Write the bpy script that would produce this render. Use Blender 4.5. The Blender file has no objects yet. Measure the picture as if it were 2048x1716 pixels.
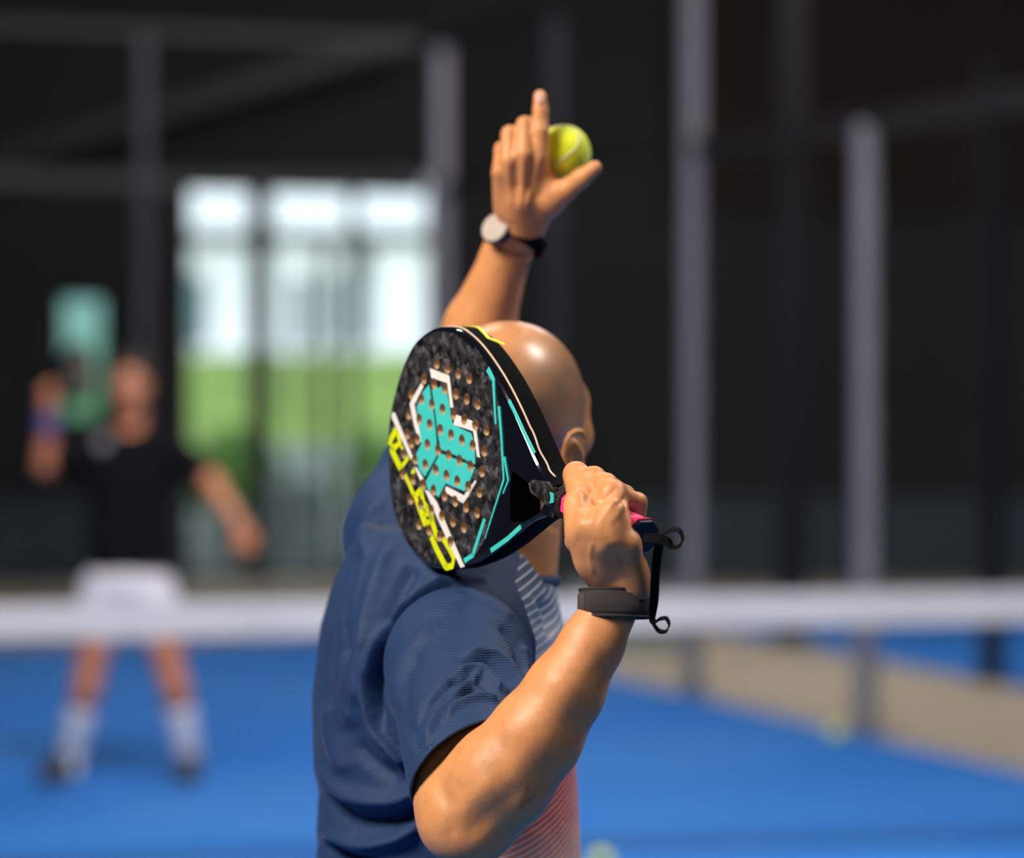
import bpy, bmesh, math, random
import numpy as np
from mathutils import Vector, Matrix, Euler
random.seed(7); np.random.seed(7)
C = bpy.context.scene.collection
S = bpy.context.scene
# ------------------------------------------------------------------ camera
F = 6150.0; CXP = 1024.0; HY = 750.0; H = 1.765          # focal length and horizon in pixels of the 2048 frame, eye height
cam = bpy.data.cameras.new('camera'); cam.sensor_width = 36; cam.lens = F*36/2048
cam.shift_y = (HY-858)/2048.0
cam.clip_end = 400
cam.dof.use_dof = True; cam.dof.focus_distance = 3.06; cam.dof.aperture_fstop = 2.5
co = bpy.data.objects.new('camera', cam); co.location = (0, 0, H); co.rotation_euler = (math.pi/2, 0, 0)
C.objects.link(co); S.camera = co
# ------------------------------------------------------------------ world and lights
w = bpy.data.worlds.new('sky'); S.world = w; w.use_nodes = True
w.node_tree.nodes['Background'].inputs[0].default_value = (0.86, 0.93, 1.0, 1)
w.node_tree.nodes['Background'].inputs[1].default_value = 1.45
S.view_settings.view_transform = 'Standard'; S.view_settings.look = 'None'
S.view_settings.exposure = 0.0; S.view_settings.gamma = 1.0; S.view_settings.use_curve_mapping = False
S.cycles.use_denoising = True
S.cycles.max_bounces = 8

def area(name, loc, target, sx, sy, power, col):
    l = bpy.data.lights.new(name, 'AREA'); l.shape = 'RECTANGLE'; l.size = sx; l.size_y = sy; l.energy = power; l.color = col
    o = bpy.data.objects.new(name, l); o.location = loc
    o.rotation_euler = (Vector(target)-Vector(loc)).to_track_quat('-Z', 'Y').to_euler(); C.objects.link(o); return o
sun = bpy.data.lights.new('sun', 'SUN'); sun.energy = 1.6; sun.angle = .05; sun.color = (1, .96, .9)
sno = bpy.data.objects.new('sun', sun); sno.rotation_euler = Vector((.15, .62, -.77)).to_track_quat('-Z', 'Y').to_euler(); C.objects.link(sno)
area('hall_lamp_key', (-2.5, 1.3, 4.6), (0, 3.2, 1.4), 1.5, 1.5, 350, (1.0, 0.87, 0.72))
area('hall_lamp_side', (2.0, 4.15, 4.1), (0.0, 3.45, 1.75), 0.7, 0.7, 62, (1.0, 0.95, 0.9))
area('added_fill_behind', (2.2, -1.6, 4.8), (0, 3.2, 1.2), 2.5, 2.5, 38, (1.0, 0.93, 0.88))  # unseen soft fill, added behind the camera to lift the shadows
area('added_light_court', (0.0, 8.6, 6.6), (0.0, 12.8, 0.6), 4.0, 2.0, 820, (1.0, 0.97, 0.95))  # unseen light added to brighten the net tape and far player
area('added_light_court_far', (1.5, 18.5, 7.0), (1.5, 18.5, 0), 4.0, 3.0, 440, (1.0, 0.97, 0.95))  # unseen overhead light added to brighten the far court

# ------------------------------------------------------------------ helpers
def P(px, py, D):
    return np.array([(px-CXP)/F*D, D, H+(HY-py)/F*D])
def tag(o, label=None, cat=None, group=None, kind=None):
    if label: o['label'] = label
    if cat: o['category'] = cat
    if group: o['group'] = group
    if kind: o['kind'] = kind
    return o
def link(name, me, mats=None, parent=None):
    o = bpy.data.objects.new(name, me); C.objects.link(o)
    for m in (mats if isinstance(mats, (list, tuple)) else [mats]):
        if m: me.materials.append(m)
    if parent:
        o.parent = parent
        o.matrix_parent_inverse = Matrix.Translation(-Vector(parent.location))
    return o
def empty(name, loc, label, cat, group=None):
    o = bpy.data.objects.new(name, None); C.objects.link(o); o.location = loc; o.empty_display_size = .1
    return tag(o, label, cat, group)
def mesh(verts, faces, smooth=False, name='m'):
    me = bpy.data.meshes.new(name)
    me.from_pydata([tuple(map(float, v)) for v in verts], [], [tuple(int(i) for i in f) for f in faces])
    if smooth: me.polygons.foreach_set('use_smooth', [True]*len(me.polygons))
    me.update(); return me
def from_bm(bm, smooth=False):
    me = bpy.data.meshes.new('m'); bm.to_mesh(me); bm.free()
    if smooth: me.polygons.foreach_set('use_smooth', [True]*len(me.polygons))
    return me
def bm_box(bm, x0, x1, y0, y1, z0, z1, M=None, bevel=0):
    r = bmesh.ops.create_cube(bm, size=1)
    for v in r['verts']:
        v.co = Vector(((x0+x1)/2+v.co.x*(x1-x0), (y0+y1)/2+v.co.y*(y1-y0), (z0+z1)/2+v.co.z*(z1-z0)))
    if bevel:
        es = list({e for v in r['verts'] for e in v.link_edges})
        nv = bmesh.ops.bevel(bm, geom=es, offset=bevel, segments=2, affect='EDGES')['verts']
        vs = [v for v in bm.verts if v in set(nv)]
    else: vs = r['verts']
    if M is not None:
        for v in vs: v.co = M @ v.co
def box_mesh(*a, **k):
    bm = bmesh.new(); bm_box(bm, *a, **k); return from_bm(bm)
def frames(pts):
    pts = np.asarray(pts, float); n = len(pts)
    T = np.gradient(pts, axis=0); T /= np.linalg.norm(T, axis=1)[:, None]+1e-12
    up = np.array([0, 0, 1.]) if abs(T[0][2]) < .9 else np.array([1., 0, 0])
    N = np.zeros_like(T); N[0] = up-T[0]*(up@T[0]); N[0] /= np.linalg.norm(N[0])
    for i in range(1, n):
        v = N[i-1]-T[i]*(N[i-1]@T[i]); N[i] = v/(np.linalg.norm(v)+1e-12)
    return T, N, np.cross(T, N)
def tube(pts, r, seg=10, closed=False):
    pts = np.asarray(pts, float); T, N, B = frames(pts); n = len(pts)
    if closed:
        T = np.roll(pts, -1, 0)-np.roll(pts, 1, 0); T /= np.linalg.norm(T, axis=1)[:, None]
    r = np.broadcast_to(np.asarray(r, float), (n,))
    V = []; Fc = []
    for i in range(n):
        for k in range(seg):
            a = 2*math.pi*k/seg
            V.append(pts[i]+r[i]*(math.cos(a)*N[i]+math.sin(a)*B[i]))
    m = n if closed else n-1
    for i in range(m):
        j = (i+1) % n
        for k in range(seg):
            Fc.append((i*seg+k, i*seg+(k+1) % seg, j*seg+(k+1) % seg, j*seg+k))
    if not closed:
        Fc.append(tuple(range(seg))[::-1]); Fc.append(tuple((n-1)*seg+k for k in range(seg)))
    return V, Fc
def ribbon(pts, wdir, width, th):
    """flat strap along pts, wdir = width direction per point"""
    pts = np.asarray(pts, float); n = len(pts)
    T = np.gradient(pts, axis=0); T /= np.linalg.norm(T, axis=1)[:, None]+1e-12
    wd = np.broadcast_to(np.asarray(wdir, float), (n, 3)).copy()
    wd -= T*np.sum(wd*T, 1)[:, None]; wd /= np.linalg.norm(wd, axis=1)[:, None]
    Nn = np.cross(T, wd); V = []; Fc = []
    for i in range(n):
        for (a, b) in ((-1, -1), (1, -1), (1, 1), (-1, 1)):
            V.append(pts[i]+wd[i]*a*width/2+Nn[i]*b*th/2)
    for i in range(n-1):
        for k in range(4): Fc.append((i*4+k, i*4+(k+1) % 4, i*4+4+(k+1) % 4, i*4+4+k))
    Fc += [(3, 2, 1, 0), (n*4-4, n*4-3, n*4-2, n*4-1)]
    return V, Fc
def smooth_path(pts, n=8):
    pts = np.asarray(pts, float); out = []
    q = np.vstack([2*pts[0]-pts[1], pts, 2*pts[-1]-pts[-2]])
    for i in range(1, len(q)-2):
        for t in np.linspace(0, 1, n, endpoint=False):
            p0, p1, p2, p3 = q[i-1], q[i], q[i+1], q[i+2]
            out.append(.5*((2*p1)+(-p0+p2)*t+(2*p0-5*p1+4*p2-p3)*t*t+(-p0+3*p1-3*p2+p3)*t**3))
    out.append(pts[-1]); return np.array(out)

# ------------------------------------------------------------------ materials
class NT:
    def __init__(s, name):
        s.m = bpy.data.materials.new(name); s.m.use_nodes = True; s.t = s.m.node_tree; s.b = s.t.nodes['Principled BSDF']
    def n(s, typ, ins=None, **kw):
        x = s.t.nodes.new('ShaderNode'+typ)
        for k, v in kw.items(): setattr(x, k, v)
        for k, v in (ins or {}).items():
            if isinstance(v, bpy.types.NodeSocket): s.t.links.new(v, x.inputs[k])
            else: x.inputs[k].default_value = v
        return x
    def L(s, a, b): s.t.links.new(a, b)
    def math(s, op, a, b=0.0, c=None):
        x = s.n('Math', operation=op); 
        for i, v in enumerate((a, b) if c is None else (a, b, c)):
            if isinstance(v, bpy.types.NodeSocket): s.L(v, x.inputs[i])
            else: x.inputs[i].default_value = v
        return x.outputs[0]
    def mix(s, f, a, b):
        x = s.n('MixRGB')
        for i, v in enumerate((f, a, b)):
            if isinstance(v, bpy.types.NodeSocket): s.L(v, x.inputs[i])
            else: x.inputs[i].default_value = v if i == 0 else (*v, 1)
        return x.outputs[0]
    def ramp(s, f, stops, interp='LINEAR'):
        x = s.n('ValToRGB'); s.L(f, x.inputs[0]); e = x.color_ramp; e.interpolation = interp
        while len(e.elements) < len(stops): e.elements.new(.5)
        for el, (p, c) in zip(e.elements, stops):
            el.position = p; el.color = (*c, 1) if len(c) == 3 else c
        return x.outputs[0]
    def set(s, **k):
        for kk, v in k.items():
            i = s.b.inputs[kk.replace('_', ' ')]
            if isinstance(v, bpy.types.NodeSocket): s.L(v, i)
            elif isinstance(v, tuple) and len(v) == 3 and i.type == 'RGBA': i.default_value = (*v, 1)
            else: i.default_value = v
        return s
    def obj(s): return s.n('TexCoord').outputs['Object']
    def noise(s, scale, detail=3, vec=None, rough=.5):
        x = s.n('TexNoise', {'Scale': scale, 'Detail': detail, 'Roughness': rough}); s.L(vec if vec is not None else s.obj(), x.inputs['Vector']); return x.outputs['Fac']
    def bump(s, h, strength=.3, dist=.001, normal=None):
        x = s.n('Bump', {'Height': h, 'Strength': strength, 'Distance': dist})
        if normal is not None: s.L(normal, x.inputs['Normal'])
        s.L(x.outputs[0], s.b.inputs['Normal']); return x.outputs[0]
def srgb(r, g, b):
    f = lambda c: (c/255/12.92) if c/255 < .04045 else ((c/255+.055)/1.055)**2.4
    return (f(r), f(g), f(b))
def simple(name, col, rough=.6, metal=0., noise=0.15, scale=40, bump=0, coat=0, spec=.5):
    t = NT(name); c = col
    nz = t.noise(scale, 3)
    t.set(Base_Color=t.mix(nz, tuple(x*(1-noise) for x in c), tuple(min(1, x*(1+noise)) for x in c)), Roughness=rough, Metallic=metal, Coat_Weight=coat)
    t.set(Specular_IOR_Level=spec)
    if bump: t.bump(t.noise(scale*4, 4), bump)
    return t.m

def skin_mat(name, base, dark, red, sc=1.0):
    t = NT(name); v = t.obj()
    n1 = t.noise(9*sc, 4, v); n2 = t.noise(45*sc, 5, v, .6); n3 = t.noise(420*sc, 3, v)
    c = t.mix(t.math('MULTIPLY', t.ramp(n1, [(.35, (0, 0, 0)), (.7, (1, 1, 1))]), .55), base, red)
    c = t.mix(t.math('MULTIPLY', t.ramp(n2, [(.45, (0, 0, 0)), (.8, (1, 1, 1))]), .55), c, dark)
    a = t.n('Attribute', attribute_name='shade').outputs['Fac']     # crease shade and darker blotches painted into the skin colour
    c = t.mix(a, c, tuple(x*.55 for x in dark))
    s = t.n('Attribute', attribute_name='stubble').outputs['Fac']
    c = t.mix(t.math('MULTIPLY', s, t.math('ADD', .35, t.math('MULTIPLY', n2, .45))), c, (.20, .155, .12))
    t.set(Base_Color=c, Roughness=t.math('SUBTRACT', t.math('ADD', .42, t.math('MULTIPLY', n2, .12)), t.math('MULTIPLY', s, .12)), Subsurface_Weight=.12, Subsurface_Radius=(.012, .004, .002), Subsurface_Scale=.5, Specular_IOR_Level=.45, Coat_Weight=t.math('MINIMUM', t.math('MULTIPLY', s, 5.0), .5), Coat_Roughness=.27)
    b1 = t.n('Bump', {'Height': n3, 'Strength': .25, 'Distance': .0006})
    t.bump(n2, .25, .002, b1.outputs[0]); return t.m
SKIN = skin_mat('skin', (.64, .29, .112), (.36, .15, .065), (.60, .24, .10))
SKIN_FAR = skin_mat('skin_far', (.48, .175, .085), (.28, .10, .05), (.47, .15, .07))
LIP = simple('lips', (.42, .13, .09), .45)
NAIL = simple('nail', (.72, .42, .32), .3)
BLACK_CLOTH = simple('black_polo_cloth', (.004, .004, .005), .95, spec=.1)
WHITE_CLOTH = simple('white_cloth', (.60, .57, .61), .85)
SOCK = simple('sock_cloth', (.70, .70, .76), .9)
SHOE = simple('shoe_brown', (.035, .028, .02), .7)
BAND_BLUE = simple('wristband_blue', (.07, .07, .22), .9)
BLACK_STRAP = simple('black_webbing', (.004, .0035, .004), .9, spec=.08, bump=.3, scale=300)
WHITE = simple('white_print', (.78, .77, .74), .45)
TEAL = simple('teal_print', srgb(64, 200, 194), .4)
YELLOW = simple('yellow_print', srgb(214, 226, 8), .4)
PINK = simple('pink_grip', srgb(246, 60, 124), .45, bump=.2, scale=60)
GLOSS = simple('gloss_black', (.004, .005, .010), .08, coat=.6)
RIMB = simple('rim_black', (.002, .002, .003), .75, spec=.04)
RUBBER = simple('black_rubber', (.02, .019, .019), .5)
TAN = simple('tan_foam', (.30, .20, .115), .8, scale=200)

# ------------------------------------------------------------------ signed distance fields and surface nets
def sminf(a, b, k):
    if k <= 0: return np.minimum(a, b)
    h = np.clip(.5+.5*(b-a)/k, 0, 1); return b*(1-h)+a*h-k*h*(1-h)
class Cap:
    def __init__(s, a, b, ra, rb, k=.01, flat=None, ff=1.0, sub=False):
        s.a = np.asarray(a, float); s.b = np.asarray(b, float); s.ra, s.rb, s.k, s.sub = ra, rb, k, sub
        s.n = None if flat is None else np.asarray(flat, float)/np.linalg.norm(flat); s.ff = ff
        s.c = (s.a+s.b)/2; s.R = np.linalg.norm(s.a-s.b)/2+max(ra, rb)*max(1, ff)
    def d(s, p):
        q = p-s.a; ba = s.b-s.a
        if s.n is not None: 
            nb = s.n-ba*(s.n@ba)/max(ba@ba, 1e-12); L = np.linalg.norm(nb); nb = nb/L if L > 1e-6 else s.n
            q = q+nb*((q@nb)*(1/s.ff-1))[..., None]
        t = np.clip((q@ba)/max(ba@ba, 1e-12), 0, 1)
        t2 = t*t*(3-2*t)*.35+t*.65
        d = np.linalg.norm(q-t[..., None]*ba, axis=-1)-(s.ra+(s.rb-s.ra)*t2)
        return d*min(1, s.ff)
class Ell:
    def __init__(s, c, r, R=None, k=.01, sub=False):
        s.c = np.asarray(c, float); s.r = np.asarray(r, float); s.Rm = np.eye(3) if R is None else np.asarray(R, float)  # columns = axes
        s.k, s.sub = k, sub; s.R = max(r)
    def d(s, p):
        q = (p-s.c)@s.Rm; k0 = np.linalg.norm(q/s.r, axis=-1); k1 = np.linalg.norm(q/s.r**2, axis=-1)
        return np.where(k1 > 1e-9, k0*(k0-1)/np.maximum(k1, 1e-9), -min(s.r))
class Loft:
    """stacked ellipses along z: rows (z, cx, cy, a_side, b_front, yaw)"""
    def __init__(s, rows, k=.02, power=2.3):
        s.rows = np.array(sorted(rows), float); s.k, s.sub, s.pw = k, False, power
        z = s.rows[:, 0]; s.c = np.array([s.rows[:, 1].mean(), s.rows[:, 2].mean(), (z[0]+z[-1])/2]); s.R = (z[-1]-z[0])/2+.25
    def d(s, p):
        z = p[..., 2]; r = s.rows; zc = np.clip(z, r[0, 0], r[-1, 0])
        g = [np.interp(zc, r[:, 0], r[:, i]) for i in range(1, 6)]
        cs, sn = np.cos(g[4]), np.sin(g[4])
        dx = p[..., 0]-g[0]; dy = p[..., 1]-g[1]
        u = dx*cs-dy*sn; v = dx*sn+dy*cs                 # side, front
        k0 = ((np.abs(u)/g[2])**s.pw+(np.abs(v)/g[3])**s.pw)**(1/s.pw)
        d2 = (k0-1)*np.minimum(g[2], g[3])
        dz = np.maximum(z-r[-1, 0], r[0, 0]-z)
        return np.where(dz > 0, np.sqrt(np.maximum(d2, 0)**2+dz**2)+np.minimum(d2, 0)*0, d2)
class G:
    def __init__(s, items, k=.01): s.items, s.k, s.sub = items, k, False; s.c = None
    def bound(s):
        cs = np.array([i.c for i in s.items]); c = cs.mean(0); return c, max(np.linalg.norm(i.c-c)+i.R for i in s.items)
    def prep(s):
        s.c, s.R = s.bound()
    def d(s, p, cen=None, rad=None):
        out = None
        for i in s.items:
            if cen is not None and np.linalg.norm(i.c-cen)-i.R > rad+i.k+.02: continue
            di = i.d(p)
            if i.sub: out = None if out is None else -sminf(-out, di, i.k)
            else: out = di if out is None else sminf(out, di, i.k)
        return out
def field(groups, p, cen=None, rad=None):
    out = None
    for g in groups:
        if g.c is None: g.prep()
        if cen is not None and np.linalg.norm(g.c-cen)-g.R > rad+g.k+.02: continue
        d = g.d(p, cen, rad)
        if d is None: continue
        out = d if out is None else sminf(out, d, g.k)
    return out
def surface_nets(groups, lo, hi, h, B=14, post=None, regions=None):
    lo = np.asarray(lo, float); hi = np.asarray(hi, float)
    nb = np.ceil((hi-lo)/(h*B)).astype(int)
    NX, NY, NZ = nb*B+2
    g = np.arange(B+1); GI, GJ, GK = np.meshgrid(g, g, g, indexing='ij')
    idx = np.stack([GI, GJ, GK], -1); rad = h*B*.5*math.sqrt(3)
    keys = []; pos = []; quads = []
    key = lambda i, j, k: (i.astype(np.int64)*NY+j)*NZ+k
    for bi in range(nb[0]):
        for bj in range(nb[1]):
            for bk in range(nb[2]):
                base = np.array([bi, bj, bk])*B; cen = lo+(base+B/2)*h
                c0 = field(groups, cen[None, :], cen, rad)
                if c0 is None or abs(c0[0]) > rad*1.5+.03: continue
                p = lo+(idx+base)*h
                f = field(groups, p, cen, rad*1.25)
                if f is None: continue
                if post is not None: f = post(f, p)
                s = f < 0
                if s.all() or not s.any(): continue
                # cells
                acc = np.zeros((B, B, B, 3)); cnt = np.zeros((B, B, B))
                for ax in range(3):
                    sl0 = [slice(None)]*3; sl1 = [slice(None)]*3; sl0[ax] = slice(0, B); sl1[ax] = slice(1, B+1)
                    f0 = f[tuple(sl0)]; f1 = f[tuple(sl1)]; cr = (f0 < 0) != (f1 < 0)
                    t = np.where(cr, f0/np.where(cr, f0-f1, 1), 0)
                    oth = [a for a in range(3) if a != ax]
                    for o1 in (0, 1):
                        for o2 in (0, 1):
                            sl = [slice(0, B)]*3; sl[oth[0]] = slice(o1, o1+B); sl[oth[1]] = slice(o2, o2+B)
                            c = cr[tuple(sl)]; tt = t[tuple(sl)]
                            cnt += c; acc[..., ax] += np.where(c, tt, 0); acc[..., oth[0]] += c*o1; acc[..., oth[1]] += c*o2
                    # quads for edges owned by this block
                    ii, jj, kk = np.nonzero(cr[:B, :B, :B])
                    if len(ii):
                        I = ii+base[0]; J = jj+base[1]; K = kk+base[2]; A = [I, J, K]
                        def sh(d1, d2):
                            q = [A[0].copy(), A[1].copy(), A[2].copy()]; q[oth[0]] = q[oth[0]]-d1; q[oth[1]] = q[oth[1]]-d2; return key(*q)
                        Q = np.stack([sh(0, 0), sh(1, 0), sh(1, 1), sh(0, 1)], 1)
                        neg = f0[ii, jj, kk] < 0
                        flip = neg if ax != 1 else ~neg
                        Q[~flip] = Q[~flip][:, ::-1]; quads.append(Q)
                m = cnt > 0; ii, jj, kk = np.nonzero(m)
                c = acc[m]/cnt[m][:, None]
                keys.append(key(ii+base[0], jj+base[1], kk+base[2])); pos.append(lo+(np.stack([ii, jj, kk], 1)+base+c)*h)
    keys = np.concatenate(keys); pos = np.concatenate(pos); quads = np.concatenate(quads)
    o = np.argsort(keys); keys = keys[o]; pos = pos[o]
    loc = np.searchsorted(keys, quads); loc = np.clip(loc, 0, len(keys)-1)
    ok = (keys[loc] == quads).all(1); loc = loc[ok]
    # relax a little along the surface
    return pos, loc
def relax(pos, quads, n=2, lam=.5):
    e = np.concatenate([quads[:, [0, 1]], quads[:, [1, 2]], quads[:, [2, 3]], quads[:, [3, 0]]]); e = np.concatenate([e, e[:, ::-1]])
    cnt = np.bincount(e[:, 0], minlength=len(pos)).astype(float)
    for _ in range(n):
        s = np.stack([np.bincount(e[:, 0], weights=pos[e[:, 1], a], minlength=len(pos)) for a in range(3)], 1)
        pos = pos+lam*(s/np.maximum(cnt, 1)[:, None]-pos)
    return pos
def vnormals(pos, q):
    n = np.cross(pos[q[:, 2]]-pos[q[:, 0]], pos[q[:, 3]]-pos[q[:, 1]]); N = np.zeros_like(pos)
    for k in range(4):
        for a in range(3): N[:, a] += np.bincount(q[:, k], weights=n[:, a], minlength=len(pos))
    return N/(np.linalg.norm(N, axis=1)[:, None]+1e-12)
def np_mesh(pos, quads, attrs=None):
    me = bpy.data.meshes.new('m'); me.vertices.add(len(pos)); me.vertices.foreach_set('co', pos.astype(np.float32).ravel())
    me.loops.add(quads.size); me.loops.foreach_set('vertex_index', quads.astype(np.int32).ravel())
    me.polygons.add(len(quads)); me.polygons.foreach_set('loop_start', np.arange(0, quads.size, 4, dtype=np.int32))
    me.update(calc_edges=True); me.validate()
    me.polygons.foreach_set('use_smooth', np.ones(len(me.polygons), bool))
    for k, v in (attrs or {}).items():
        a = me.attributes.new(k, 'FLOAT', 'POINT'); a.data.foreach_set('value', v.astype(np.float32))
    return me
def proj(p):
    return np.stack([CXP+F*p[:, 0]/p[:, 1], HY-F*(p[:, 2]-H)/p[:, 1]], 1)
def seg_dist(q, pts):
    """distance of 2D points q to polyline pts, plus fraction along it"""
    pts = np.asarray(pts, float); best = np.full(len(q), 1e9); fr = np.zeros(len(q)); n = len(pts)-1
    for i in range(n):
        a, b = pts[i], pts[i+1]; ba = b-a; t = np.clip(((q-a)@ba)/(ba@ba), 0, 1)
        d = np.linalg.norm(q-a-t[:, None]*ba, axis=1); m = d < best; best[m] = d[m]; fr[m] = (i+t[m])/n
    return best, fr
def folds(pos, N, strokes, facing=True):
    """raise or sink soft ridges where the cloth or the muscle has them; strokes: (points, width, height)"""
    q = proj(pos); v = -pos/np.linalg.norm(pos, axis=1)[:, None]; v[:, 2] = 0
    vis = np.clip((N*np.array([0, -1., 0])).sum(1)*3+.6, 0, 1) if facing else np.ones(len(pos))
    tot = np.zeros(len(pos))
    for pts, wd, hh in strokes:
        pts = np.array(pts, float); sp = smooth_path(pts, 5) if len(pts) > 2 else pts
        lo, hi = sp.min(0)-wd*3, sp.max(0)+wd*3
        m = ((q > lo) & (q < hi)).all(1)
        if not m.any(): continue
        d, fr = seg_dist(q[m], sp); tot[m] += hh*np.exp(-(d/wd)**2)*np.clip(np.sin(np.pi*np.clip(fr*.94+.03, 0, 1))*2.2, 0, 1)
    return pos+N*(tot*vis)[:, None]
# ------------------------------------------------------------------ setting
def side_pt(t):       # t metres along the court side line, from the first post away from the camera
    return np.array([.948-t*.363, 17.09+t*.932])
SD = np.array([-.363, .932]); SN = np.array([.932, .363])         # along the side (away), outward normal
CORNER = 4.09
def turf(name, c1, c2, c3):
    t = NT(name); v = t.obj(); n = t.noise(.55, 4, v, .6); n2 = t.noise(6, 4, v); n3 = t.noise(500, 2, v)
    c = t.mix(t.ramp(n, [(.38, (0, 0, 0)), (.66, (1, 1, 1))]), c1, c2)
    c = t.mix(t.math('MULTIPLY', n2, .35), c, c3)
    c = t.mix(t.math('MULTIPLY', n3, .25), c, (.03, .10, .28))
    t.set(Base_Color=c, Roughness=.9, Specular_IOR_Level=.15); return t.m
TURF = turf('blue_turf', (.005, .130, .52), (.03, .17, .51), (.06, .19, .45))
SANDM = simple('sand_coloured_concrete', (.42, .335, .25), .9, scale=3)
DARKWALL = simple('dark_wall', (.018, .018, .0185), .8, scale=2, spec=.2)
BROWNWALL = simple('dark_brown_wall', (.014, .010, .008), .85, scale=2, spec=.2)
NAVY_REFL_BASE = simple('navy_reflection_and_wall_base', (.016, .032, .046), .7, scale=2)  # navy of the left wall base and of the painted glass reflections
STEEL = simple('grey_steel_post', (.26, .25, .285), .42, .3, scale=4)
SHADED_STEEL = simple('shaded_steel_post', (.028, .026, .031), .5, .2, scale=4)  # shaded copy of the post steel, dimness put into the colour
DSTEEL = simple('dark_steel', (.012, .012, .013), .5, .2)
TAPE = simple('white_net_tape', (.50, .48, .49), .8, scale=3)
WIREM = simple('dark_wire', (.006, .006, .007), .8, spec=.05)
NETM = simple('black_net_cord', (.012, .013, .016), .8)

def flat(name, pts, z, mat, kind='structure'):
    o = link(name, mesh([(x, y, z) for x, y in pts]+[(x, y, z-.04) for x, y in pts], [tuple(range(len(pts)))]+[(i, i+len(pts), (i+1) % len(pts)+len(pts), (i+1) % len(pts)) for i in range(len(pts))]), mat); tag(o, kind=kind); return o
flat('floor', [(-16, -3), (16, -3), (16, 26.6), (-16, 26.6)], -.012, SANDM)
A0 = side_pt(CORNER); A1 = side_pt(-20.5); BW = A0-SN*11
flat('court_floor', [tuple(A0), tuple(A1), tuple(A1-SN*11), tuple(BW)][::-1], 0, TURF)
o = bpy.data.objects['court_floor']; tag(o, kind='structure')
# neighbouring court
N0 = np.array([2.78, 17.8]); 
a = N0+SD*4.2; b = N0-SD*8
flat('neighbour_court_floor', [tuple(a), tuple(b), tuple(b+SN*7), tuple(a+SN*7)], -.004, TURF)
# hall back wall with the big glazed doorway and a small window
YW = 26.2
def wall_with_holes(name, x0, x1, z0, z1, holes, y, th, mat):
    xs = sorted({x0, x1}|{h[0] for h in holes}|{h[1] for h in holes}); zs = sorted({z0, z1}|{h[2] for h in holes}|{h[3] for h in holes})
    bm = bmesh.new()
    for i in range(len(xs)-1):
        for k in range(len(zs)-1):
            cx, cz = (xs[i]+xs[i+1])/2, (zs[k]+zs[k+1])/2
            if any(h[0] < cx < h[1] and h[2] < cz < h[3] for h in holes): continue
            bm_box(bm, xs[i], xs[i+1], y, y+th, zs[k], zs[k+1])
    bmesh.ops.remove_doubles(bm, verts=bm.verts, dist=1e-4)
    return tag(link(name, from_bm(bm), mat), kind='structure')
DX0, DX1, DZ = -2.83, -.66, 3.50
WX0, WX1, WZ0, WZ1 = -3.88, -3.46, 1.35, 2.45
wall_with_holes('wall_back', -12, 14, 0, 8, [(DX0, DX1, 0, DZ), (WX0, WX1, WZ0, WZ1)], YW, .25, DARKWALL)
tag(link('trim_1', box_mesh(-12, DX0, YW-.03, YW-.002, 0, .72), NAVY_REFL_BASE), kind='structure')
tag(link('reflection_band', box_mesh(DX1, 14, YW-.03, YW-.002, 0, .72), NAVY_REFL_BASE), kind='structure')  # reflections in the court glass, painted as a navy band on the wall
tag(link('wall_left', box_mesh(-12.25, -12, -3, 26.4, 0, 8), DARKWALL), kind='structure')
tag(link('wall_right', box_mesh(14, 14.25, -3, 26.4, 0, 8), DARKWALL), kind='structure')
tag(link('wall_front', box_mesh(-12, 14, -3.25, -3, 0, 8), DARKWALL), kind='structure')
tag(link('ceiling', box_mesh(-12, 14, -3, 26.4, 8, 8.2), BROWNWALL), kind='structure')
for i, (y, z) in enumerate(((16.0, 6.9), (20.5, 6.9), (24.5, 6.9))):
    tag(link('beam', box_mesh(-12, 14, y, y+.25, z, 8.0), DARKWALL), kind='structure')
# brown upper cladding on the right, a slanting truss on the left
tag(link('wall_cladding', box_mesh(1.3, 14, YW-.06, YW-.005, 3.15, 8.0), BROWNWALL), kind='structure')
def bar(p, q, w, mat, name, parent=None, seg=4):
    p = np.array(p, float); q = np.array(q, float); V, Fc = ribbon(np.array([p, (p+q)/2, q]), (0, 1, 0) if abs((q-p)[1]) < .9*np.linalg.norm(q-p) else (1, 0, 0), w, w)
    return link(name, mesh(V, Fc), mat, parent)
tb = bar((-4.3, 25.6, 3.55), (-.9, 25.6, 4.55), .16, DSTEEL, 'trim_3'); tag(tb, kind='structure')
# doorway frame and mullions, glass
gl = NT('window_glass'); gl.set(Base_Color=(.92, .97, .97), Roughness=.02, Transmission_Weight=1.0, IOR=1.02, Specular_IOR_Level=.3)
GLASSW = gl.m
gl2 = NT('court_glass'); gl2.set(Base_Color=(.95, .985, .98), Roughness=.0, Transmission_Weight=1.0, IOR=1.04)
CGLASS = gl2.m
FR = simple('dark_green_frame', (.008, .014, .013), .5)
dw = empty('window_1', ((DX0+DX1)/2, YW+.1, 0), None, None); tag(dw, kind='structure')
def part_box(name, parent, mat, *b, **k): return link(name, box_mesh(*b, **k), mat, parent)
for x in (DX0+.03, -2.15, -1.36, DX1-.03):
    wd = .09 if x != -2.15 else .20
    part_box('window_frame', dw, FR, x-wd/2, x+wd/2, YW+.04, YW+.14, 0, DZ-.002)
for x, wd, z1 in ((-1.60, .10, 2.86), (-1.83, .05, 2.6)): part_box('window_frame', dw, FR, x-wd/2, x+wd/2, YW+.02, YW+.039, .09, z1)
for z in (.05, 2.9, DZ-.04): part_box('window_frame', dw, FR, DX0, DX1, YW+.045, YW+.135, z-.035, z+.035)
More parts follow.
